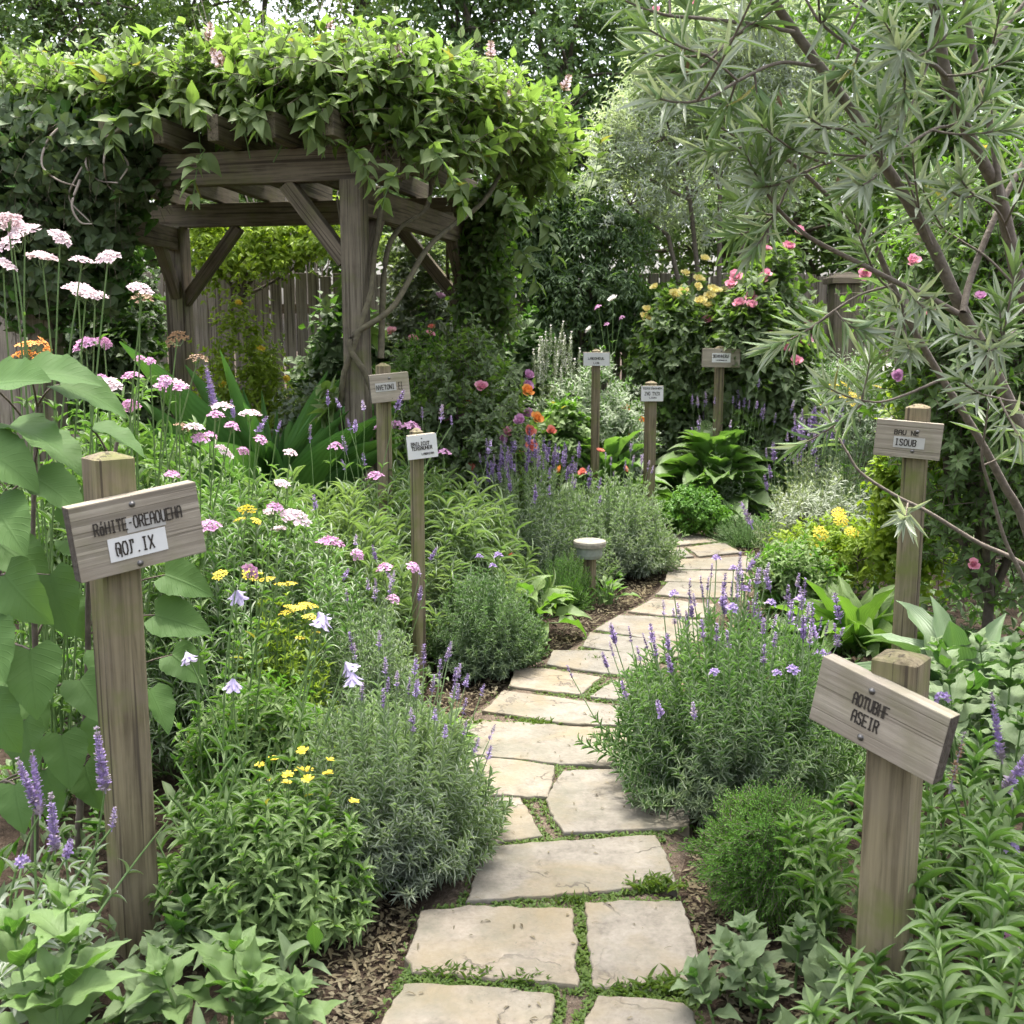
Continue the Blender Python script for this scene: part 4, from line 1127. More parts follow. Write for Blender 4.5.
# upright young shoots standing out of the top
sh = []
for u, v, Y in [(40, 66, 6.7), (75, 60, 6.7), (98, 50, 6.5), (130, 35, 6.5), (145, 25, 6.3), (180, 45, 6.2), (215, 22, 6.2), (240, 18, 6.2), (270, 12, 6.4), (300, 30, 6.2), (335, 32, 6.1), (375, 35, 6.2), (395, 28, 6.5), (420, 50, 6.2), (462, 40, 6.5), (478, 52, 6.5), (510, 62, 6.8), (545, 82, 7.1), (560, 95, 7.3), (583, 128, 7.5), (596, 120, 7.7), (325, 52, 6.0), (440, 66, 6.3), (160, 62, 6.2), (20, 88, 6.9), (65, 75, 6.2), (110, 62, 6.3), (200, 45, 6.3), (255, 35, 6.3), (285, 28, 6.2), (350, 48, 6.0), (405, 52, 6.2), (448, 55, 6.4), (495, 72, 6.7), (528, 88, 7.0), (570, 110, 7.4), (320, 18, 6.6), (230, 48, 6.0), (365, 18, 6.8)]:
    tip = at(u, v, Y); sh.append(bez(tip - [g.uniform(-.3, .3), 0, .55], tip - [g.uniform(-.15, .15), 0, .22], tip, 6)[0])
sh = np.array(sh) - PA
mb = MB(); leaves_along(mb, sh, 12, OVATE, .135, .07, g, 1.05, .25, 1.0, True, 1.2, 0, .3); mb.build('foliage', M['vine'], vine)
mb = MB(); tubes(mb, sh, .004, .002, 4); mb.build('shoot', M['stem'], vine)
# trailing ends that hang in front of the roof
tr = []
for u, v, du, dv, Y in [(205, 150, -12, 60, 5.9), (300, 120, 25, 38, 5.8), (350, 150, 22, 40, 5.75), (400, 175, -18, 35, 5.7), (455, 175, 10, 45, 5.9), (500, 190, 22, 50, 6.6), (535, 215, 25, 55, 7.2), (548, 180, 38, 30, 7.2), (520, 250, 20, 45, 7.4), (425, 150, 30, 38, 5.7), (330, 110, -22, 30, 5.75), (160, 112, -14, 26, 5.95), (235, 112, 10, 22, 5.85), (265, 110, -8, 32, 5.8), (120, 118, -6, 40, 6.0), (190, 108, 16, 20, 5.9)]:
    p = at(u, v, Y); e = at(u + du, v + dv, Y - .12); tr.append(bez(p, (p + e) / 2 + [0, -.06, .1], e, 7)[0])
for q in (trk[0], trk[1], trk[5]):
    for j in range(7):
        p = q[int(g.integers(14, 40))] + PA; d = nrm(p - PA - [0, 0, p[2] - PA[2]]); tr.append(bez(p, p + d * .05 + [0, 0, .02], p + d * .09 + [0, 0, g.uniform(-.08, .05)], 7)[0])
tr = np.array(tr) - PA
mb = MB(); leaves_along(mb, tr, 12, OVATE, .125, .066, g, 1.0, .1, 1.0, True, 1.3, .1, .3); mb.build('foliage', M['vine'], vine)
for q in tr:
    mb = MB(); tubes(mb, q, .004, .002, 4); mb.build('shoot', M['stem'], vine)

VL = []
for u, v, Y, r in [(15, 165, 6.35, (.34, .3, .32)), (60, 165, 6.3, (.34, .3, .3)), (105, 160, 6.25, (.28, .28, .26)), (20, 225, 6.4, (.34, .28, .3)), (75, 225, 6.35, (.26, .25, .3)), (105, 215, 6.3, (.17, .2, .28)), (50, 280, 6.4, (.32, .25, .25)), (105, 265, 6.3, (.12, .15, .22)), (-40, 160, 6.6, (.4, .4, .4)), (-40, 250, 6.6, (.4, .4, .4))]:
    VL.append((at(u, v, Y), r))
woody('climbing_creeper', 'dark green creeper hanging as a curtain over the left hand side of the pergola', 'climbing vine', PD, VL, 'ivy', 205, n=1500, per=8, L=.085, W=.068, T=tpls('heart', 6, 2, (.4, .9), .2), tw=.26, trunk=[np.array([[.1, -.1, 0], [-.05, -.12, .8], [.08, -.1, 1.5], [0, -.1, 2.3]])],
      bark='vinewood', r0=.022, limbs=False, shell=.55, angle=1.1, lup=.5, up=-.5, twig_r=.002, droop=.3)
g = rg(206)
mb = MB()
for pts in [[(128, 126), (112, 134), (92, 146), (86, 165), (98, 180), (118, 183)], [(124, 124), (95, 150), (75, 180), (70, 200), (90, 222)], [(132, 124), (112, 138), (104, 160), (108, 185), (122, 195)], [(66, 122), (48, 140), (42, 165), (58, 180), (76, 186)], [(80, 180), (72, 205), (80, 222), (92, 224)], [(118, 150), (128, 165), (120, 180)]]:
    tubes(mb, smooth_line(np.array([at(u, v, 5.98 + g.uniform(-.08, .08)) for u, v in pts]) - PD, 22), .008, .004, 5)
mb.build('hanging_stem', M['paletwig'], bpy.data.objects['climbing_creeper'])
VL = [(at(u, v, Y), r) for u, v, Y, r in [(478, 320, 8.0, (.16, .16, .3)), (482, 260, 8.0, (.17, .16, .3)), (490, 215, 8.0, (.2, .18, .22)), (470, 365, 8.0, (.16, .16, .25)), (498, 300, 7.9, (.1, .12, .35))]]
woody('climbing_vine', 'leafy vine wrapped around the right hand back post of the pergola', 'climbing vine', PB + np.array([.12, -.05, 0]), VL, 'shrub', 207, n=520, per=7, L=.085, W=.05, T=OVATE_S, tw=.25, trunk=[np.array([[0, 0, 0], [.03, -.1, 1.2], [0, 0, 2.2]])],
      bark='vinewood', r0=.02, limbs=False, up=-.3, twig_r=.002, droop=.2)

# ------------------------------------------------------------------ fence
FY = 10.7
fence = thing('garden_fence', 'weathered vertical board fence closing the garden behind the shrubs', 'fence', (0, FY, 0))
g = rg(300)
x = -8.5
while x < 8:
    bm = bmesh.new(); q = x + .06
    while q < x + 1.78:
        w = .105; h = 2.02 + g.uniform(-.02, .02)
        box_bm(q, q + w, -.011 + g.uniform(-.003, .003), .011, .04, h, .003, bm); q += w + g.uniform(.008, .02)
    o = bm_obj('board_panel', bm, M['wood_fence'], fence); o.location.y = -.035
    p = bm_obj('fence_post', post_bm(.1, 2.12, -.2, .02), M['wood_fence'], fence); p.location.x = x
    for z in (.4, 1.7):
        r_ = bm_obj('rail', box_bm(.05, 1.80, -.02, .02, -.045, .045, .003), M['wood_beam'], fence); r_.location = (x, .02, z)
    x += 1.85
gp = thing('wooden_post', 'dark square timber post with flat cap, standing behind the pink rose bush', 'post', B(834, 9.9))
bm_obj('shaft', box_bm(-.11, .11, -.11, .11, -.2, zat(284, 9.9), .008), M['wood_pergola'], gp)
bm_obj('cap', post_bm(.30, .10, 0, .05), M['wood_beam'], gp).location.z = zat(284, 9.9) + .002

# ------------------------------------------------------------------ trees behind
def px_lobes(L): return [(at(u, v, Y), r if isinstance(r, tuple) else (r, r, r)) for u, v, Y, r in L]
def tree(label, base, lobes, mat, seed, n, per=9, L=.10, W=.06, tw=.5, r0=.14, th=2.2, **k):
    b = np.asarray(base)
    woody(k.pop('name', 'tree'), label, 'tree', b, px_lobes(lobes), mat, seed, n=n, per=per, L=L, W=W, tw=tw, trunk=[np.array([[0, 0, -.2], [.05, .03, th * .5], [.12, 0, th]])], r0=r0, crown='crown', **dict(dict(shell=.25, T=OVATE_XS), **k))
tree('tall dark leafy tree in the top corner above the creeper covered side of the pergola', B(-10, 13.5), [(-40, 20, 13.5, 1.5), (40, -20, 13.5, 1.4), (30, 70, 13.2, 1.1), (95, 40, 13.6, .9), (-60, 120, 13, 1.4), (120, -60, 14, 1.3), (60, 140, 13.0, 1.1)], 'dark_tree', 401, 2300)
tree('thin open tree with sky showing through, behind the lime vine', B(250, 15.5), [(180, -10, 15.5, (1.2, 1, .9)), (270, -50, 15.5, (1.4, 1, .9)), (230, 60, 15, (1.5, .8, .7)), (370, -20, 15.5, (1.2, 1, 1.0)), (330, 70, 15, (1.5, .8, .7)), (140, 60, 15, (1.2, .8, .8))], 'mid_tree', 402, 1700, L=.11, shell=.15)
tree('great dark conifer like tree rising behind the right end of the pergola', B(540, 14), [(450, 20, 14, (1.0, .9, .8)), (520, -30, 14, (1.3, 1, .8)), (490, 90, 14, (1.2, .9, .6)), (570, 60, 13.6, (1.1, 1, .75)), (600, -20, 14, (1.2, 1, .9)), (560, 120, 13.4, (1.0, .8, .5)), (640, 70, 14, (.9, .9, .9)), (440, -60, 14, 1.2), (530, 160, 13.6, (1.2, .8, .6)), (610, 140, 13.8, (.9, .8, .6))],
     'cedar', 403, 3600, L=.095, W=.04, T=LANCE_S, name='conifer_tree', up=-.1, droop=.3)
tree('broad leafy tree far behind the pale silver tree', B(760, 15), [(700, 40, 15, 1.3), (770, 120, 14.6, 1.2), (840, 30, 15, 1.4), (690, 160, 14.5, 1.1), (850, 170, 14.5, 1.2), (760, -50, 15.2, (1.2, 1, .8)), (930, 100, 14.5, 1.4), (640, 190, 14.5, 1.0)], 'mid_tree', 404, 2600, shell=.25)
tree('dark evergreen tree closing the background behind the wooden fence at left', B(180, 12.6), [(100, 190, 12.4, (1.4, .8, .9)), (230, 190, 12.4, (1.2, .8, .8)), (340, 190, 12.4, (1.2, .8, .8)), (0, 220, 12.2, (1.4, .7, .9)), (420, 180, 12.6, (1.2, .8, .8)), (250, 245, 12.0, (1.3, .5, .5)), (380, 245, 12.0, (1.3, .5, .5)), (120, 245, 12.0, (1.3, .5, .5)), (480, 240, 12.2, (1.0, .5, .5))], 'mid_tree', 405, 3000, name='evergreen_tree', th=1.6)
tree('dark evergreen tree behind the fence between the silver tree and the oleander', B(820, 12.4), [(690, 235, 12.2, (1.0, .7, .6)), (790, 225, 12.2, (1.2, .7, .8)), (900, 220, 12.2, (1.2, .7, .9)), (990, 200, 12, (1.2, .7, 1.0)), (880, 300, 11.8, (1.0, .5, .6))], 'dark_tree', 406, 2000, name='evergreen_tree', th=1.6)
# bare pale twigs
g = rg(410)
t = thing('bare_shrub', 'tall bare shrub of pale twigs poking above the vine', 'shrub', B(310, 11.7))
b0 = B(310, 11.7); mb = MB()
for u, v in [(262, 5), (285, -10), (300, 15), (318, -20), (335, 5), (352, 10), (250, 25), (325, 30), (275, 35), (345, -25), (200, -5), (195, 30)]:
    tip = at(u, v, 11.7 + g.uniform(-.3, .3)) - b0; mid = tip * [.5, .5, .6]
    q = smooth_line([[0, 0, 0], mid * .5 + g.normal(0, .05, 3), mid + g.normal(0, .05, 3), (mid + tip) / 2 + g.normal(0, .04, 3), tip], 14); tubes(mb, q, .012, .003, 5)
    for j in range(7):
        s = q[6 + j]; e = s + [g.uniform(-.3, .3), g.uniform(-.1, .1), g.uniform(.1, .45)]
        tubes(mb, bez(s, (s + e) / 2 + [g.uniform(-.05, .05), 0, -.03], e, 6), .005, .0015, 4)
mb.build('twigs', M['paletwig'], t)

# ------------------------------------------------------------------ back shrubs
def shrub(name, label, cat, u0, u1, vt, Y, mat, seed, n=500, per=8, L=.06, W=.035, tw=.2, zb=0.0, lob=6, **k):
    b, Rd, H = span(u0, u1, vt, Y)
    woody(name, label, cat, b, mound(b + np.array([0, 0, zb]), Rd, H - zb, lob, seed), mat, seed, n=n, per=per, L=L, W=W, tw=tw, r0=.02, **k)
    return b, Rd, H
woody('conifer_shrub', 'dark feathery evergreen shrub with layered branches in front of the back fence', 'shrub', B(575, 10.2), px_lobes([(u, v, Y + .3, r) for u, v, Y, r in [(540, 225, 9.9, (.5, .35, .3)), (600, 235, 9.8, (.5, .35, .28)), (530, 270, 9.9, (.4, .3, .25)), (590, 285, 9.7, (.5, .3, .25)), (560, 200, 10, (.4, .3, .25)), (570, 330, 9.8, (.5, .3, .3)), (640, 320, 9.9, (.4, .3, .3)), (500, 210, 10, (.4, .3, .3))]]), 'rose_leaf', 501, n=1600, per=14, L=.085, W=.026, T=LANCE_S, tw=.34, droop=.5, up=-.1, lup=1.2, r0=.04)
shrub('viburnum_shrub', 'tall grey green shrub seen between the two right hand pergola posts', 'shrub', 375, 470, 205, 8.9, 'viburnum', 502, 1105, 8, .075, .045, .25)
shrub('ivy_shrub', 'dark big leaved shrub low behind the near pergola post', 'shrub', 295, 400, 290, 8.7, 'coarse', 503, 714, 7, .11, .08, .22)
shrub('leafy_shrub', 'dark leafy shrub in the shade under the creeper, against the fence', 'shrub', 60, 190, 240, 8.9, 'ivy', 504, 1020, 8, .09, .06, .25)
woody('leafy_shrub', 'yellow green drooping shrub sprawling over the fence seen through the pergola', 'shrub', B(250, 10.3), px_lobes([(205, 240, 10.3, (.3, .3, .25)), (235, 235, 10.2, (.35, .3, .25)), (275, 238, 10.2, (.4, .3, .2)), (310, 232, 10.3, (.4, .3, .2)), (222, 262, 10.2, (.22, .2, .2)), (255, 255, 10.1, (.35, .2, .12)), (340, 225, 10.3, (.4, .3, .25))]), 'yellowgreen', 505, n=520, per=10, L=.085, W=.035, tw=.3, T=OVATE_S, droop=.5, r0=.03, trunk=[np.array([[0, 0, 0], [.05, .1, .9], [0, 0, 1.8]])])
shrub('flowering_shrub', 'light green shrub with a few yellow flowers between two back posts of the pergola', 'shrub', 200, 300, 285, 7.9, 'yellowgreen', 506, 884, 8, .05, .028, .2, fl='yellow', nf=4, fscale=(.6, .8))
shrub('leafy_shrub', 'pale flowering shrub at the foot of the near pergola post beside the dark strap leaves', 'shrub', 275, 350, 375, 7.0, 'viburnum', 507, 442, 8, .055, .03, .18, fl='palepink', nf=0)
shrub('rose_shrub', 'bushy green rose shrub with coral and mauve blooms right of the pergola posts', 'rose bush', 388, 545, 335, 6.9, 'rose_light', 508, 1900, 9, .06, .035, .2, twig_r=.0018, fl=['coral', 'pale', 'rose', 'orange'], nf=18, fscale=(.7, 1.05), fside=(.7, -.6, .5))
shrub('mint_shrub', 'light leafy clump of stems behind the pinkish board sign', 'herb', 380, 450, 330, 7.7, 'herb', 509, 544, 9, .055, .022, .25, T=LANCE_S)
shrub('peony_shrub', 'dark leafy mound below the white sign with pale flower spikes', 'shrub', 522, 600, 405, 8.6, 'herb', 510, 714, 8, .08, .05, .2)
shrub('sage_mound', 'soft green rounded herb mound around the thin white sign post', 'herb', 515, 655, 362, 9.0, 'lavgreen', 511, 1500, 12, .06, .014, .18, T=NEEDLE_S)
shrub('yellow_rose_bush', 'bright green rose bush topped with pale yellow blooms', 'rose bush', 625, 738, 288, 9.7, 'rose_light', 512, 1700, 8, .085, .05, .22, fl='yrose', nf=34, fscale=(.8, 1.15), fside=(0, -.3, 1.2))
shrub('pink_rose_bush', 'large dark green rose bush topped with pink blooms below the silver tree', 'rose bush', 682, 830, 250, 9.5, 'rose_light', 513, 2300, 8, .105, .068, .25, fl='rose', nf=28, fscale=(1.0, 1.4), fside=(-.3, -.7, 1.0), twig_r=.002)
shrub('lavender_mound', 'hazy green herb mound right of the pink rose bush', 'herb', 800, 905, 345, 8.9, 'lavgreen', 514, 1190, 12, .05, .01, .22, T=NEEDLE_S)
shrub('broadleaf_shrub', 'green shrub with pale creamy leaves behind the cracked board sign', 'shrub', 865, 950, 345, 5.6, 'yellowgreen', 515, 714, 8, .06, .035, .2, fl='white', nf=9, fscale=(.6, .9), fside=(-.6, -.6, .4))
shrub('feathery_shrub', 'pale feathery plant with orange flowers at the foot of the thin sign posts', 'herb', 600, 660, 400, 9.0, 'lav', 516, 442, 10, .04, .01, .2, T=NEEDLE_S, fl='orange', nf=5, fscale=(.6, .9))
woody('hedge_shrub', 'tall dense green shrub with pink blooms filling the right edge behind the oleander', 'shrub', B(985, 4.9), px_lobes([(930, 300, 5.0, (.3, .4, .35)), (985, 260, 5.0, (.4, .4, .4)), (1050, 230, 5.0, (.4, .4, .5)), (950, 380, 4.9, (.32, .4, .35)), (1000, 370, 4.8, (.35, .4, .4)), (960, 460, 4.9, (.3, .4, .3)), (1020, 460, 4.8, (.3, .4, .4)), (1000, 540, 4.9, (.4, .4, .3)), (1060, 350, 4.9, (.4, .4, .5))]), 'shrub', 517, n=1900, per=9, L=.06, W=.03, tw=.22, twig_r=.002,
      T=OVATE_S, fl=['rose', 'rose', 'yellow', 'pale'], nf=9, fscale=(.6, .85), fside=(-.9, -.5, .3), r0=.035)
woody('leafy_tree', 'green leafy tree in the top corner behind the oleander branches', 'tree', B(1000, 7.2), px_lobes([(930, 60, 7.2, (.6, .6, .5)), (1000, 20, 7.2, (.7, .6, .6)), (990, 130, 7.0, (.6, .6, .5)), (1060, 90, 7, .7), (920, 160, 7.2, (.5, .5, .4)), (1000, 210, 6.8, (.6, .5, .4)), (880, 10, 7.6, (.6, .6, .5))]), 'shrub', 518, n=1500, per=9, L=.075, W=.04, tw=.3, T=OVATE_S, crown='crown', r0=.06, trunk=[np.array([[0, 0, 0], [.1, 0, .8], [0, 0, 1.6]])])
# pale silver tree with several thin trunks
sb = B(716, 10.25); SY = 10.15
woody('silver_tree', 'small pale silver leaved tree with several slim leaning trunks', 'tree', sb, px_lobes([(u, v, SY + dy, tuple(x * 1.08 for x in r)) for u, v, dy, r in [(625, 200, 0, (.42, .4, .45)), (660, 130, 0, (.42, .4, .45)), (700, 190, .1, (.45, .45, .45)), (720, 100, .2, (.5, .45, .5)), (770, 150, .1, (.45, .45, .5)), (790, 70, .2, (.5, .45, .5)), (740, 30, .2, (.5, .45, .5)), (690, 60, .1, (.4, .4, .45)), (655, 85, 0, (.22, .25, .4)), (830, 40, .2, (.5, .4, .5)), (610, 150, 0, (.2, .2, .3)), (850, 120, .2, (.5, .4, .5))]]), 'olive', 520, n=2900, per=12, L=.075, W=.015,
      T=LANCE_S, tw=.34, up=.5, shell=.45, crown='crown', bark='barkgrey', r0=.03, fl='rose', nf=5, fscale=(.7, .9),
      trunk=[np.array([[0, 0, -.05], (at(a, b, SY) - sb) * [.25, .25, .35], (at(a, b, SY) - sb) * [.65, .65, .7], at(a, b, SY) - sb]) for a, b in ((668, 235), (690, 200), (720, 190), (748, 200), (770, 225))])
shrub('hydrangea_shrub', 'mid green shrub filling the gap before the fence right of the pergola', 'shrub', 485, 560, 318, 9.5, 'coarse', 521, 600, 8, .10, .07, .2)
shrub('leafy_shrub', 'green leafy shrub low in front of the fence between silver tree and evergreen', 'shrub', 640, 700, 270, 10.2, 'shrub', 522, 500, 8, .07, .04, .2)

# ------------------------------------------------------------------ oleander, branch by branch
OB = B(1120, 3.3)
def path3(pts, y0, y1): 
    k = len(pts); return np.array([at(u, v, y0 + (y1 - y0) * i / (k - 1)) for i, (u, v) in enumerate(pts)])
ol = thing('oleander_tree', 'large multi stemmed tree with narrow grey green leaves leaning in over the path', 'tree', OB)
BR = [  # (pixels, depth start, depth end, r0, r1)
 ([(1110, 700), (1075, 590), (1040, 470), (1003, 390), (987, 355), (959, 304), (932, 245), (900, 189), (880, 158), (857, 118), (829, 79), (792, 28), (774, 0), (755, -45)], 3.25, 2.75, .028, .013),
 ([(963, 312), (969, 284), (983, 245), (999, 209), (1024, 162), (1050, 120)], 3.0, 3.15, .013, .009),
 ([(1125, 720), (1100, 500), (1060, 380), (1024, 296), (1010, 241), (999, 193), (987, 170), (963, 122), (947, 79), (939, 31), (937, 0), (932, -50)], 3.2, 2.75, .030, .014),
 ([(1001, 200), (991, 130), (977, 71), (965, 0), (962, -50)], 2.95, 3.0, .013, .009),
 ([(957, 313), (930, 298), (892, 280), (857, 262), (809, 237), (782, 213), (768, 195)], 3.0, 2.75, .0115, .005),
 ([(1115, 720), (1060, 640), (1024, 523), (1005, 487), (977, 435), (947, 387), (912, 327), (892, 284), (872, 241), (841, 209), (805, 174), (778, 154), (750, 144)], 3.35, 2.9, .020, .005),
 ([(794, 32), (750, 24), (699, 18), (671, 16), (648, 10)], 2.8, 2.7, .007, .004),
 ([(815, 66), (778, 63), (738, 81), (711, 97), (690, 102)], 2.82, 2.6, .0065, .0035),
 ([(859, 51), (835, 35), (817, 18), (800, -12)], 2.8, 2.85, .006, .004),
 ([(947, 78), (935, 66), (920, 59), (905, 48)], 2.8, 2.6, .009, .005),
 ([(1030, -5), (1000, 35), (977, 71)], 2.95, 2.9, .006, .008),
 ([(1075, 640), (1040, 580), (1012, 558), (977, 542), (928, 512), (896, 496), (861, 473), (847, 452), (840, 440)], 3.3, 3.45, .012, .004),
 ([(1060, 650), (1024, 579), (1005, 540), (991, 491), (982, 459), (985, 430)], 3.3, 3.1, .010, .004),
 ([(955, 126), (932, 130), (896, 154), (880, 172)], 2.8, 2.6, .0055, .0035),
 ([(872, 156), (833, 162), (809, 170), (790, 180)], 2.9, 2.75, .005, .003),
 ([(810, 170), (790, 185), (775, 215)], 2.9, 2.85, .004, .003),
 ([(1060, 470), (1030, 410), (1005, 400), (985, 395)], 3.0, 2.8, .006, .003),
 ([(940, 380), (905, 395), (880, 402), (860, 400)], 3.1, 3.0, .006, .003),
 ([(892, 285), (860, 295), (835, 310), (815, 325)], 3.0, 2.95, .005, .003),
 ([(932, 245), (915, 200), (905, 170), (900, 140)], 2.95, 2.9, .005, .003),
 ([(905, 330), (900, 300), (880, 280), (870, 262)], 3.0, 2.9, .005, .003),
 ([(1010, 241), (1000, 215), (985, 200), (975, 195)], 2.95, 2.75, .005, .003),
 ([(1024, 296), (990, 260), (960, 240), (940, 228)], 3.0, 3.1, .005, .003),
 ([(880, 158), (860, 140), (845, 130), (830, 128)], 2.9, 2.7, .005, .003),
 ([(829, 79), (845, 40), (860, 10), (870, -20)], 2.85, 2.9, .005, .003),
 ([(738, 81), (720, 65), (705, 55), (690, 50)], 2.7, 2.65, .004, .003),
 ([(750, 24), (730, 40), (715, 55)], 2.75, 2.7, .004, .003),
 ([(1030, 320), (1015, 330), (1000, 345)], 2.95, 2.75, .005, .003),
]
g = rg(600)
mb = MB(); ends = []; lines = []
for pts, y0, y1, r0, r1 in BR:
    q = smooth_line(path3(pts, y0, y1) - OB, 34); tubes(mb, q, r0 * .74, r1 * .8, 9); lines.append((q, r1)); ends.append((q[-1], nrm(q[-1] - q[-4])))
TRK = mb
tw = []
def twig(p, d, ln):
    d = nrm(np.asarray(d)); e = p + d * ln + [0, 0, .12 * ln]
    tw.append(bez(p, p + d * ln * .5 + [0, 0, -.03 * ln], e, 6)[0])
for p, d in ends:
    twig(p - d * .05, d, .17)
for j_, ((q, r1), (pts, y0, y1, r0, _)) in enumerate(zip(lines, BR)):
    cnt = 3 if r0 > .015 else 1
    for j in range(cnt):
        i = int(g.integers(4 if r0 < .015 else 10, len(q) - 2)); d = nrm(q[i + 1] - q[i]) * .5 + nrm(g.normal(0, 1, 3)) + [-.15, 0, .3]
        twig(q[i], d, g.uniform(.14, .34))
# unseen crown branches added above the frame to shade the foreground path
top = [at(755, -45, 2.75), at(932, -50, 2.75), at(962, -50, 3.0), at(800, -12, 2.85)]
for k, W_ in enumerate([[top[0], (.45, 2.95, 2.75), (.0, 3.05, 3.0), (-.6, 3.1, 3.15), (-1.15, 3.0, 3.1)], [top[1], (.95, 2.8, 2.8), (.6, 2.7, 3.05), (.1, 2.6, 3.15), (-.45, 2.6, 3.1)], [top[2], (1.1, 3.1, 2.9), (.9, 3.4, 3.15), (.4, 3.6, 3.3), (-.2, 3.75, 3.3)],
                        [top[1], (1.15, 2.6, 2.75), (1.2, 2.45, 3.0), (1.0, 2.4, 3.1), (.6, 2.3, 3.1)], [top[3], (.5, 3.2, 2.9), (.15, 3.4, 3.15), (-.4, 3.5, 3.25), (-.9, 3.55, 3.2)]]):
    q = smooth_line(np.array(W_) - OB, 30); tubes(TRK, q, .010, .004, 7)
    for j in range(60):
        i = int(g.integers(8, len(q) - 1)); dd = nrm(g.normal(0, 1, 3)); dd[2] = abs(dd[2]) * .6; twig(q[i] + g.normal(0, .1, 3) * [1, 1, .5], dd, g.uniform(.2, .45))
# loose outer sprays
for u, v, Y in [(690, 5, 2.8), (720, 120, 2.8), (740, 200, 2.85), (735, 235, 2.9), (760, 100, 2.75), (850, 190, 2.7), (900, 50, 2.5), (880, 110, 2.55), (905, 95, 2.55), (1000, 130, 2.6), (1010, 60, 2.7), (860, 330, 2.9), (930, 310, 2.8), (1000, 310, 2.75), (950, 190, 2.7), (700, 60, 2.75), (760, 10, 2.75), (800, 110, 2.9), (700, 150, 2.85), (1015, 270, 2.7), (850, 70, 2.8), (830, 10, 2.8), (1000, 10, 2.8), (960, 20, 2.6), (870, 360, 3.0), (985, 100, 2.7), (910, 350, 2.9), (760, 160, 2.7), (790, 120, 2.75)]:
    p = at(u, v, Y) - OB
    d0 = min(((np.linalg.norm(q - p, axis=1).min(), k) for k, (q, _) in enumerate(lines)))[1]; q = lines[d0][0]; s = q[int(np.argmin(np.linalg.norm(q - p, axis=1)))]
    tw.append(bez(s, (s + p) / 2 + [0, 0, -.02], p, 6)[0])
tw = np.array(tw)
tubes(TRK, tw, .0034, .0022, 5); TRK.build('trunk', M['barkgrey'], ol)
mb = MB()
leaves_along(mb, tw, 17, OLEAN, .112, .0118, g, .95, .16, 1.0, False, .3, .03, .35, .45)
leaves_along(mb, tw, 4, OLEAN, .105, .014, g, .45, .88, 1.0, False, .2, 0, .2)
mb.build('foliage', M['oleander'], ol)
for u, v, Y in [(683, 52, 2.7), (687, 68, 2.7), (777, 104, 2.8), (837, 183, 2.85), (779, 100, 2.8)]:
    mb = MB(); p = at(u, v, Y) - OB; scatter(mb, LANCE_S, p[None] + [0, 0, .02], np.array([[.1, 0, -1.]]), np.array([[0, -1., .2]]), .05, .012, g); mb.build('dead_leaf', M['brown'], ol)

# ------------------------------------------------------------------ lavender, rosemary and other mounds
b = B(384, 2.95)
bush('lavender_bush', 'grey green lavender bush with a few dark spikes leaning over the path, left foreground', 'lavender', b, .36, zat(690, 2.95), 'lav', 400, 42, .048, .0044, 701, angle=.85, upright=.6, stem_r=.0022, spikes=32, fl=['lavgrey', 'lav', 'lavdark'], ped=(.02, .14), side=(.9, -.1), vert=.45, fscale=(.75, 1.05), spread=.5)
b = B(735, 3.45)
bush('lavender_bush', 'largest lavender bush, covered in violet and dark spikes, right of the path', 'lavender', b, .47, zat(612, 3.45), 'lavgreen', 460, 44, .050, .0046, 702, angle=.85, upright=.6, spikes=85, fl=['lavviolet', 'lavdark', 'lavdark', 'lavgrey', 'tuft'], ped=(.02, .15), side=(-.3, .1), vert=.45, spread=1.1, fscale=(.75, 1.1), stem_r=.0026)
b, rd, h = span(552, 676, 470, 6.8)
bush('lavender_bush', 'broad grey lavender bush with hardly any bloom drooping beside the path light', 'lavender', b, rd * 1.1, h, 'lav', 380, 40, .055, .008, 703, angle=.8, spikes=14, fl='lavgrey', ped=(.03, .12), side=(.5, .8), stem_r=.0022)
b, rd, h = span(458, 606, 462, 6.35)
bush('lavender_bush', 'purple flowering lavender bush behind the short white sign', 'lavender', b, rd * 1.12, h, 'lav', 420, 36, .055, .008, 704, angle=.8, spikes=95, fl=['lav', 'lavviolet', 'lavgrey'], ped=(.03, .12), stem_r=.0022, fscale=(1.0, 1.4))
b, rd, h = span(325, 430, 596, 3.75)
bush('rosemary_bush', 'grey green rosemary mound behind the front left lavender', 'rosemary', b, rd, h, 'lav', 300, 40, .036, .0048, 705, angle=.8, spikes=5, fl='lavgrey', ped=(.02, .08))
b, rd, h = span(424, 545, 565, 4.75)
bush('rosemary_bush', 'fresh green rosemary bush arching over the mulch below the short white sign', 'rosemary', b, rd * 1.03, h, 'rosemary', 340, 44, .040, .0056, 706, angle=.75, spikes=3, fl='tuft', ped=(.01, .05), stem_r=.002)
b, rd, h = span(530, 598, 552, 5.85)
bush('dome_shrub', 'upright soft green dome plant next to the path light', 'dome shrub', b, rd, h, 'dome', 330, 40, .022, .004, 707, T=NEEDLE_S, angle=.6, upright=.6, low=.05)
b, rd, h = span(698, 836, 800, 2.66)
woody('dome_shrub', 'round bright green dome plant at the foot of the tilted board sign', 'dome shrub', b, [(b + np.array([0, 0, h * .48]), (rd, rd, h * .52)), (b + np.array([0, 0, h * .4]), (rd * .8, rd * .8, h * .5))], 'dome', 708, n=1900, per=20, L=.016, W=.0034, T=NEEDLE_S, tw=.075, up=.15, lup=.2, shell=.72, angle=.65, r0=.008, twig_r=.0011, pairs=False, leaf_end=1.0, lstart=.05, limbs=False)
b, rd, h = span(655, 728, 487, 7.95)
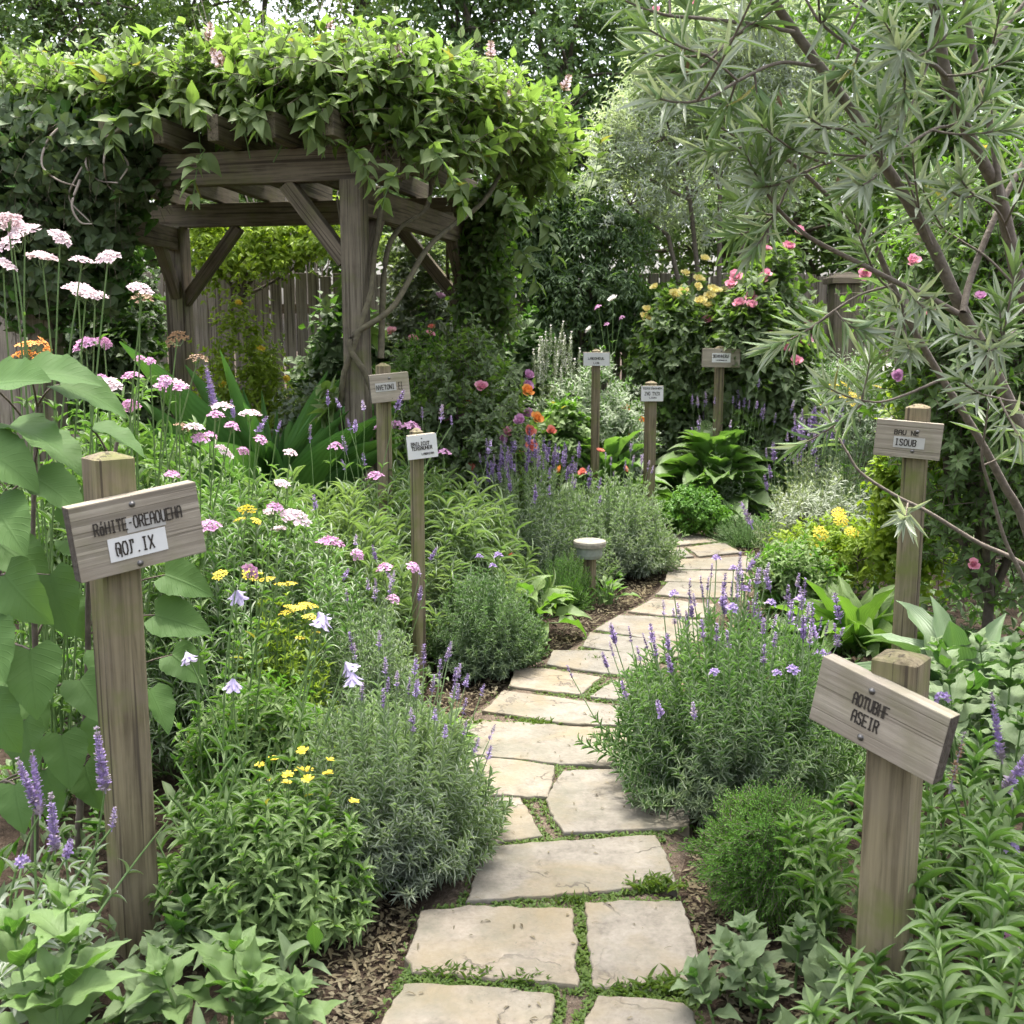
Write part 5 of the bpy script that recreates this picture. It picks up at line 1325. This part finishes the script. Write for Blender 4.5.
woody('dome_shrub', 'small round bright green shrub at the far end of the path', 'dome shrub', b, mound(b, rd, h, 6, 3), 'dome', 709, n=600, per=10, L=.034, W=.018, tw=.12, T=OVATE_S, r0=.01)
b, rd, h = span(705, 785, 515, 7.7)
bush('thyme_mat', 'low spreading grey green mat at the bend of the path', 'thyme', b, rd, h, 'thyme', 420, 26, .022, .005, 710, T=NEEDLE_S, angle=.8, low=.02)
b, rd, h = span(758, 872, 442, 6.9)
bush('catmint_bush', 'pale silvery catmint bush with hazy lilac flower spikes', 'catmint', b, rd, h, 'silver', 300, 34, .04, .008, 711, angle=.8, spikes=46, fl=['lav', 'lavgrey', 'lavviolet'], ped=(.05, .16), side=(-.3, .5), stem_r=.002, fscale=(1.0, 1.7))
b, rd, h = span(660, 800, 372, 9.0)
bush('salvia_clump', 'row of dusky lilac flower spikes under the wide dark board sign', 'salvia', b, rd, h * .75, 'lavgreen', 160, 24, .05, .01, 712, angle=.8, spikes=34, fl=['lavgrey', 'lav'], ped=(.06, .2), fscale=(1.2, 1.8))
b, rd, h = span(508, 596, 350, 9.1)
bush('spike_clump', 'clump of tall pale green flower spikes behind the white label sign', 'flower', b, rd, h * .8, 'silver', 260, 30, .07, .014, 713, angle=.8, spikes=26, fl='palespike', ped=(.05, .25), fscale=(.9, 1.3), upright=.8)
b, rd, h = span(290, 548, 470, 5.35)
bush('grassy_clump', 'wide clump of arching narrow leaves around the short white sign', 'herb', b, rd * .95, h, 'grass', 300, 26, .135, .0072, 714, T=GRASS, angle=.8, spikes=13, fl=['lavgrey', 'lav', 'smallpink'], ped=(.1, .3), low=.1, stem_r=.002, upright=.7, droop=.05, fscale=(1.0, 1.6), taper=.2)
b, rd, h = span(395, 480, 645, 3.95)
rosette('leafy_clump', 'small lime green leafy clump between rosemary and lavender', 'hosta', B(437, 3.75), 46, .11, .055, 'hosta_light', 715, T=OVATE, pet=(.02, .10), el=(5, 70))
rosette('hosta', 'light green hosta spilling onto the mulch beside the fresh rosemary', 'hosta', B(527, 5.25), 30, .19, .105, 'hosta_light', 716, pet=(.06, .24), el=(0, 62))
rosette('leafy_clump', 'tiny leafy plant at the mulch edge right of the path light', 'herb', B(607, 5.95), 34, .075, .04, 'herb', 717, T=OVATE_S, pet=(.02, .14), el=(5, 70))
rosette('hosta', 'big hosta clump of broad green leaves with drooping front, left of the catmint', 'hosta', B(714, 8.9), 100, .42, .24, 'hosta', 718, pet=(.1, .58), el=(-4, 70), pr=.006)
rosette('hosta', 'darker hosta clump left of the small white label sign', 'hosta', B(606, 8.5), 70, .38, .18, 'hosta', 719, pet=(.1, .56), el=(0, 74), pr=.006)
rosette('strap_lily', 'dark glossy strap leaved clump under the pergola', 'strap leaf plant', B(280, 6.1), 56, 1.55, .11, 'strap', 720, T=STRAP_UP, pet=(.0, .01), el=(60, 88), spread=.14)
rosette('strap_lily', 'light green broad strap leaved clump behind the big lavender', 'strap leaf plant', B(856, 5.0), 48, .46, .12, 'hosta_light', 721, T=BROADSTRAP, pet=(.0, .06), el=(12, 78), spread=.10)
rosette('strap_lily', 'grey green broad leaved clump right of the cracked sign post', 'strap leaf plant', B(955, 3.85), 30, .50, .135, 'hosta_blue', 722, T=BROADSTRAP, pet=(.0, .2), el=(22, 76), spread=.08)
rosette('strap_lily', 'low broad leaved clump in front of the cracked sign post', 'strap leaf plant', B(885, 4.0), 28, .40, .11, 'hosta', 723, T=BROADSTRAP, pet=(.0, .08), el=(4, 66), spread=.08)
b, rd, h = span(735, 850, 525, 5.9)
shrub('lime_shrub', 'loose lime and green leafy shrub behind the big lavender', 'shrub', 770, 900, 520, 6.0, 'yellowgreen', 724, 520, 9, .045, .02, .16, fl='yarrow', nf=5, fscale=(.7, 1.0))
shrub('silver_herb', 'pale silvery feathery herb beside the cracked board sign', 'herb', 775, 865, 480, 6.3, 'silver', 725, 420, 12, .04, .008, .18, T=NEEDLE_S)
shrub('leafy_shrub', 'bright leafy herb with tiny flowers at the foot of the catmint', 'herb', 745, 840, 540, 5.4, 'herb', 726, 360, 10, .045, .018, .16, T=LANCE_S)

# ------------------------------------------------------------------ tall flowers on the left
def H_(L, Y, dy=.25, seed=1):
    q = rg(seed); return [at(u, v, Y + q.uniform(-dy, dy)) for u, v in L]
stalks('scabious_plant', 'tallest pale pink flower heads above the big heart shaped leaves', 'flower', B(60, 3.3), H_([(8, 222), (25, 232), (13, 243), (3, 265), (60, 238), (42, 259), (86, 295), (82, 262), (108, 258)], 3.2, .15, 2), 'palehead', 801, 'willow', LANCE, .075, .014, 12, .003, extra=4, spread=.12, H=1.2, fscale=(.55, .95), lean=.6)
stalks('scabious_plant', 'pale flower heads with brown buds left of the pergola post', 'flower', B(105, 3.5), H_([(140, 290), (142, 300), (78, 290), (95, 297), (165, 382), (177, 340), (198, 360)], 3.4, .15, 3), ['palehead', 'brownhead', 'palehead', 'palehead', 'smallpink', 'brownhead', 'brownhead'], 802, 'willow', LANCE, .075, .014, 12, .003, extra=4, spread=.12, H=1.1, fscale=(.7, 1.0), lean=.6)
stalks('phlox_plant', 'bright pink flower clusters level with the top of the left sign post', 'flower', B(125, 3.5), H_([(104, 343), (86, 346), (150, 362), (110, 385), (100, 380), (132, 378), (140, 360)], 3.4, .12, 4), ['pinkhead', 'pinkhead', 'smallpink', 'palehead'], 803, 'willow', LANCE, .08, .015, 14, .003, extra=6, spread=.14, H=1.0, fscale=(.5, .9), lean=.6)
stalks('phlox_plant', 'pink flower clusters between the left sign and the violet spikes', 'flower', B(185, 3.7), H_([(130, 407), (160, 388), (175, 385), (180, 390), (182, 428), (216, 416), (232, 428), (194, 428), (200, 440)], 3.6, .12, 5), ['pinkhead', 'smallpink', 'palehead', 'smallpink', 'brownhead'], 804, 'willow', LANCE, .08, .015, 14, .003, extra=7, spread=.16, H=.95, fscale=(.55, .95), lean=.6)
stalks('scabious_plant', 'pale pink heads on thin stems in front of the dark strap leaves', 'flower', B(240, 4.0), H_([(250, 415), (260, 441), (290, 453), (282, 484), (243, 452), (223, 452), (222, 408), (210, 437), (270, 512), (280, 530)], 3.9, .15, 6), ['palehead', 'smallpink', 'palehead'], 805, 'willow', LANCE, .07, .012, 16, .0026, extra=7, spread=.18, H=.8, fscale=(.45, .8), lean=.6)
stalks('scabious_plant', 'bright pink heads just right of the left board sign', 'flower', B(225, 2.95), H_([(209, 528), (172, 477), (250, 572), (275, 510), (295, 519), (330, 545)], 3.0, .1, 7), ['pinkhead', 'smallpink', 'smallpink', 'smallpink', 'palehead'], 806, 'herb', LANCE, .07, .016, 14, .0026, extra=5, spread=.12, H=.6, fscale=(.65, .9), lean=.5)
stalks('salvia_plant', 'pair of violet flower spikes in front of the dark strap leaved clump', 'flower', B(225, 4.4), H_([(215, 410), (234, 418), (277, 432), (257, 432)], 4.3, .05, 8), ['salvia', 'lavviolet', 'lav', 'lavviolet'], 807, 'willow', LANCE, .07, .012, 12, .003, extra=3, H=.7, lean=.5, fscale=(.9, 1.1), fdir=(0, 0, 1))
stalks('lavender_plant', 'thin stemmed lilac spikes standing in the dark before the near pergola post', 'flower', B(315, 4.9), H_([(328, 405), (340, 408), (364, 410), (355, 432), (345, 470), (310, 440), (396, 410), (452, 425), (441, 420)], 4.9, .12, 9), ['lavviolet', 'lav', 'lavgrey'], 808, 'willow', LANCE, .08, .011, 14, .0022, extra=10, spread=.3, H=.7, lean=.75, fscale=(.9, 1.4), fdir=(0, 0, 1))
stalks('lavender_plant', 'slender stems with small lilac heads in front of the short white sign', 'flower', B(368, 3.9), H_([(316, 510), (355, 545), (357, 555), (376, 560), (392, 580), (393, 600), (419, 601), (420, 575), (412, 568), (343, 580), (368, 590), (385, 570), (430, 560)], 3.9, .12, 10), ['lavviolet', 'lavgrey', 'smallpink'], 809, 'lavgreen', LANCE, .05, .006, 12, .0018, extra=8, spread=.12, H=.5, lean=.7, fscale=(.7, 1.0), fdir=(0, 0, 1))
stalks('yarrow_plant', 'yellow flower clusters in the green tangle right of the left board sign', 'flower', B(250, 3.3), H_([(247, 510), (256, 521), (240, 520), (220, 575), (250, 575), (170, 580)], 3.25, .1, 11), 'yarrow', 810, 'herb', LANCE, .06, .014, 14, .0025, extra=6, spread=.15, H=.6, fscale=(.35, .6))
stalks('yarrow_plant', 'golden yarrow flowers level with the cracked board sign', 'flower', B(842, 6.9), H_([(833, 386), (838, 393), (845, 398), (854, 396), (826, 405), (845, 386), (879, 388), (850, 404)], 6.8, .1, 12), 'yarrow', 811, 'herb', LANCE, .07, .016, 12, .003, extra=5, spread=.12, H=.9, fscale=(.8, 1.1))
stalks('yarrow_plant', 'orange flower cluster half hidden by the heart shaped leaves', 'flower', B(30, 3.4), H_([(28, 345), (40, 358), (20, 355), (45, 348)], 3.35, .1, 13), 'orangehead', 812, 'herb', LANCE, .07, .016, 14, .003, extra=5, spread=.12, H=1.0, fscale=(.6, .8), lean=.6)
b, rd, h = span(225, 345, 585, 3.55)
bush('lime_bush', 'yellow flowering lime green mound left of the grey rosemary', 'herb', b, rd, h, 'yellowgreen', 200, 20, .045, .018, 813, T=OVATE_S, angle=.95, spikes=13, fl='yarrow', ped=(.0, .05), flname='flower_head', fscale=(.35, .7), up=.5, side=(.6, 0), stem='stem')
stalks('bellflower_plant', 'tall arching stems with drooping pale lilac bells', 'flower', B(262, 2.75), H_([(186, 652), (233, 678), (236, 590), (318, 612), (345, 662), (352, 672), (325, 615)], 2.75, .08, 14), 'bell', 814, 'willow', LANCE, .085, .014, 14, .0026, extra=4, spread=.1, H=.55, fdir=(.1, 0, -1), fscale=(.75, 1.0), lean=.5, end=.7)
b, rd, h = span(165, 385, 780, 2.62)
bush('daisy_bush', 'leafy green mound dotted with small yellow daisies beside the left sign post', 'herb', b, rd, h, 'herb', 165, 24, .058, .0145, 815, T=LANCE, angle=.95, spikes=12, fl='daisy', ped=(.02, .07), flname='daisy', fscale=(.7, 1.05), up=.3, stem='stem', upright=.75, low=.1, stem_r=.002, side=(.4, .3), spread=.6)
stalks('leafy_plant', 'leafy willow like stems rising between the sign post and the daisy mound', 'herb', B(215, 2.6), [], 'daisy', 816, 'willow', LANCE, .085, .016, 22, .003, extra=14, spread=.13, H=.55)
bush('grass_clump', 'pale fine grassy foliage under the pink flower clusters right of the left board sign', 'grass', B(225, 3.9), .60, zat(470, 3.9), 'lavgreen', 330, 26, .07, .006, 830, T=GRASS, angle=.6, upright=.85, low=.15, stem_r=.0018, inner=.3, taper=.1)
bush('grass_clump', 'pale grassy foliage in front of the dark strap leaves', 'grass', B(300, 4.7), .55, zat(485, 4.7), 'grass', 280, 24, .12, .0062, 831, T=GRASS, angle=.6, upright=.85, low=.15, stem_r=.0018, inner=.3, taper=.1)
shrub('green_tangle', 'tangled fine leaved greenery filling the bed behind the left board sign', 'herb', 130, 330, 480, 4.0, 'willow', 817, 700, 10, .06, .012, .22, T=LANCE_S, zb=.0, lob=8)
shrub('green_tangle', 'dense lance leaved greenery under the tall pink flowers', 'herb', 30, 240, 400, 4.4, 'willow', 818, 800, 10, .08, .016, .25, T=LANCE_S, lob=8)
shrub('green_tangle', 'mid green fine foliage between the bell flowers and the daisy mound', 'herb', 190, 330, 690, 3.1, 'herb', 819, 420, 10, .05, .013, .16, T=LANCE_S)

# heart leaved giant at the left edge
g = rg(820)
hb = B(5, 2.85)
t = thing('heart_leaf_plant', 'giant plant with huge heart shaped leaves at the left edge behind the board sign', 'leafy plant', hb)
LV = [  # leaf position px, depth, direction in the picture plane (dx, dz), towards camera, length
 (30, 375, 2.75, (.9, -.05), .2, .24), (-10, 385, 2.7, (.9, .1), .5, .25), (60, 385, 2.8, (1, -.2), .2, .24), (10, 425, 2.7, (.9, -.1), .5, .24), (92, 430, 2.85, (1, -.3), .3, .21), (35, 478, 2.65, (.8, -.5), .7, .21), (-8, 505, 2.55, (.8, -.8), .8, .22),
 (70, 540, 2.75, (.8, -.6), .5, .19), (5, 575, 2.5, (.7, -.9), .8, .22), (30, 650, 2.5, (.55, -1.3), .8, .22), (100, 650, 2.85, (.7, -1.0), .5, .18), (155, 615, 2.9, (1, -.4), .3, .21), (165, 575, 2.95, (1, -.35), .2, .19), (-12, 700, 2.45, (.6, -1.3), .9, .2), (62, 735, 2.6, (.45, -1.4), .7, .18), (15, 785, 2.5, (.3, -1), .8, .16),
 (98, 720, 2.8, (.4, -1.3), .6, .16), (40, 440, 2.85, (.8, -.4), .4, .22), (75, 500, 2.8, (.7, -.7), .6, .2), (0, 545, 2.7, (.7, -.6), .6, .22), (50, 575, 2.65, (.5, -1.0), .8, .22), (25, 720, 2.65, (.5, -1.1), .7, .2), (80, 680, 2.7, (.6, -1.0), .6, .2), (0, 660, 2.7, (.6, -.9), .6, .22), (85, 765, 2.7, (.4, -1.2), .6, .17), (45, 770, 2.6, (.3, -1.3), .7, .18), (150, 690, 2.9, (.6, -1.1), .5, .18), (112, 520, 2.9, (.9, -.4), .4, .18), (-20, 450, 2.6, (.9, -.3), .7, .24), (-15, 625, 2.45, (.7, -1.0), .8, .2), (172, 655, 3.0, (.9, -.5), .3, .18), (60, 600, 2.95, (.7, -.8), .5, .18), (20, 690, 2.85, (.6, -.9), .5, .18), (110, 585, 3.0, (.8, -.5), .4, .18), (135, 745, 2.9, (.5, -1.1), .6, .15)]
stp = np.array([smooth_line(np.array([[x0, y0, 0], [x0 * 1.2 + .03, y0, .5], [x1 * .8, y0 * .6, .9], [x1, y1, z1]]), 16) for x0, y0, x1, y1, z1 in ((-.1, 0, -.05, .0, 1.36), (.06, .05, .16, .05, 1.3), (.16, .1, .34, .12, 1.2), (-.12, -.12, -.12, -.12, 1.3), (.02, -.1, .1, -.1, 1.05))])
mb = MB(); sm = MB(); tubes(sm, stp, .011, .005, 7)
al = stp.reshape(-1, 3)
for u, v, Y, (dx, dz), cy, L in LV:
    p = at(u, v, Y) - hb; L *= .76
    d = nrm(np.array([dx + g.uniform(-.25, .25), -cy * .7 + g.uniform(-.2, .2), dz * .7 + g.uniform(-.15, .15)])); up_ = np.array([0, -.7 if v > 490 else -.2, 1.0]) + g.normal(0, .26, 3)
    scatter(mb, HEART, p[None], d[None], up_[None], L, L * .82, g)
    s = al[int(np.argmin(np.linalg.norm((al - p) * [1, 1, 1.2] + [0, 0, .12], axis=1)))]
    tubes(sm, bez(s, (s + p) / 2 + [0, 0, .03], p, 6), .0035, .0025, 5)
mb.build('foliage', M['big'], t); sm.build('stem', M['bark'], t)

# ------------------------------------------------------------------ front edge plants
def broad(label, u, v, Y, seed, nst=3, hh=.32, L=.105, mat='broad', name='broadleaf_herb', per=10, W=.055, T=None, spread=.1, r=.0038, ang=1.0, start=.3):
    g = rg(seed); b = B(u, Y); t = thing(name, label, 'herb', b)
    a = np.arange(nst) * 2.4 + g.uniform(0, 1, nst); rr = spread * np.sqrt((np.arange(nst) + .3) / nst)
    bb = np.stack([rr * np.cos(a), rr * np.sin(a), 0 * a], -1); tip = bb * 1.7 + np.stack([0 * a, 0 * a, hh * g.uniform(.7, 1.08, nst)], -1)
    st = bez(bb, bb * 1.1 + (tip - bb) * [.2, .2, .6], tip, 8)
    mb = MB(); leaves_along(mb, st, per, T or BROAD, L, W, g, ang, start, 1.0, True, .8, .0, .2, .3); leaves_along(mb, st, 5, T or BROAD, L * .62, W * .55, g, .75, .93, 1.0, False, .6, 0, .2, .3); mb.build('foliage', M[mat], t)
    for q in (st if nst <= 7 else [st]):
        mb = MB(); tubes(mb, q, r, r * .6, 6); mb.build('stem', M['stem'], t)
    return t
broad('pale broad leaved seedling in the bottom corner below the violet spikes', 62, 0, 1.98, 901, 3, zat(915, 1.98), .15, spread=.06, W=.075, per=8)
broad('broad leaved green herb at the foot of the left sign post', 215, 0, 2.12, 902, 3, zat(945, 2.12), .13, spread=.09, W=.062, per=8)
broad('small broad leaved herb at the mulch edge by the bottom of the photo', 285, 0, 2.05, 903, 2, zat(990, 2.05), .10, spread=.05, per=8, W=.055)
broad('low crinkled leaf herb behind the pale seedling', 130, 0, 2.25, 904, 5, zat(930, 2.25), .075, mat='coarse', spread=.14)
broad('dark toothed leaf herb in front of the round green dome', 790, 0, 2.3, 905, 6, zat(925, 2.3), .085, mat='coarse', spread=.14, W=.055)
broad('coarse dark leaved plant on the right edge below the grey leaved clump', 995, 0, 3.1, 906, 8, zat(665, 3.1), .12, mat='coarse', spread=.16, W=.07, per=16)
broad('green leafy plant at the right edge beside the lilac spike', 1010, 0, 3.6, 907, 7, zat(625, 3.6), .11, mat='coarse', spread=.18, W=.06, per=16)
broad('lush lance leaved herb between dome and tilted sign post', 850, 0, 2.42, 908, 7, zat(800, 2.5), .075, mat='herb', spread=.10, W=.017, T=LANCE, per=30, ang=.9, start=.15)
broad('willow leaved herb behind the tilted sign, right of its post', 955, 0, 2.65, 909, 10, zat(775, 2.65), .10, mat='willow', spread=.16, W=.018, T=LANCE, per=30, ang=.85, start=.1)
broad('willow leaved herb in the bottom right corner', 975, 0, 2.05, 910, 9, zat(885, 2.05), .105, mat='willow', spread=.16, W=.018, T=LANCE, per=24, ang=.9, start=.1)
broad('bright small herb touching the path at the bottom edge, right of the flagstones', 745, 0, 2.15, 911, 4, zat(985, 2.15), .08, mat='coarse', spread=.12, W=.05)
broad('dark lance leaved herb hiding the foot of the tilted sign post', 895, 0, 2.0, 912, 6, zat(985, 2.0), .09, mat='willow', spread=.13, W=.018, T=LANCE, per=22)
stalks('salvia_plant', 'thick violet salvia spikes in the left foreground before the sign post', 'salvia', B(55, 2.3), H_([(40, 815), (35, 805), (55, 850), (66, 858), (105, 790), (112, 828), (22, 862)], 2.28, .05, 15), ['salvia', 'salvia', 'salvia', 'lavviolet', 'salvia', 'lavgrey', 'tuft'], 913, 'lav', LANCE, .07, .014, 16, .003, extra=9, spread=.14, H=.36, fdir=(.05, 0, 1), fscale=(.72, .9), lean=.6, end=.75)
stalks('salvia_plant', 'tall lilac salvia spike with faded brown neighbours at the right edge', 'salvia', B(985, 2.6), H_([(1004, 790), (1002, 760), (950, 790), (943, 700), (1012, 850)], 2.5, .05, 16), ['salvia', 'salvia', 'seedspike', 'tuft', 'tuft'], 914, 'willow', LANCE, .09, .016, 16, .0032, extra=6, spread=.14, H=.4, fdir=(-.05, 0, 1), fscale=(.85, 1.05), lean=.6, end=.7)
stalks('salvia_plant', 'violet spikes rising behind the big lavender near the light strap leaves', 'salvia', B(800, 4.2), H_([(762, 625), (790, 625), (840, 620), (836, 640), (815, 640), (748, 570), (770, 590)], 4.1, .1, 17), ['lavviolet', 'lavviolet', 'lavviolet', 'lavdark'], 915, 'lavgreen', LANCE, .05, .007, 14, .002, extra=6, spread=.12, H=.4, fdir=(0, 0, 1), fscale=(1.1, 1.5), lean=.6)
stalks('seed_spike', 'single tall pale grey flower spike above the far side of the big lavender', 'flower', B(750, 5.1), H_([(751, 525), (692, 425), (686, 520)], 5.0, .05, 18)[:1], 'lavgrey', 916, 'lavgreen', LANCE, .05, .007, 10, .002, extra=2, H=.4, fdir=(0, 0, 1), fscale=(2.2, 2.3), lean=.6)
stalks('aster_plant', 'little yellow and cream flowers beside the bottom right herbs', 'flower', B(905, 2.45), H_([(922, 745), (1008, 945), (935, 745)], 2.4, .03, 19), ['daisy', 'smallpink', 'daisy'], 917, 'willow', LANCE, .07, .012, 12, .002, extra=3, H=.3, lean=.6, fscale=(.7, .9))
stalks('coral_flower', 'single coral bloom above the light hosta beside the rosemary', 'flower', B(508, 5.5), H_([(506, 555)], 5.4, .01, 20), 'coral', 918, 'herb', LANCE, .06, .014, 8, .0025, extra=2, H=.35, fscale=(.8, .85))
stalks('coral_flower', 'two coral blooms in front of the darker hosta clump', 'flower', B(600, 7.9), H_([(600, 452), (583, 473), (560, 470), (625, 470)], 7.8, .1, 21), ['coral', 'coral', 'orange', 'coral'], 919, 'herb', LANCE, .06, .014, 10, .0025, extra=3, H=.5, fscale=(.6, .9))
stalks('rose_plant', 'slender rose stems with a few pale blooms before the dark evergreen', 'rose bush', B(612, 9.5), H_([(598, 308), (613, 300), (607, 325), (622, 318), (590, 330)], 9.4, .1, 22), ['smallpink', 'white', 'smallpink'], 920, 'herb', OVATE_S, .07, .04, 16, .004, extra=4, spread=.14, H=1.3, fscale=(.7, 1.0))
stalks('flower_plant', 'pink and rust flower heads between the two right hand pergola posts', 'flower', B(420, 8.1), H_([(392, 332), (432, 328), (440, 298), (430, 335), (500, 328), (488, 300), (413, 340)], 8.0, .1, 23), ['rose', 'coral', 'pale'], 921, 'herb', OVATE_S, .07, .03, 12, .004, extra=6, spread=.2, H=1.2, fscale=(.7, 1.2))
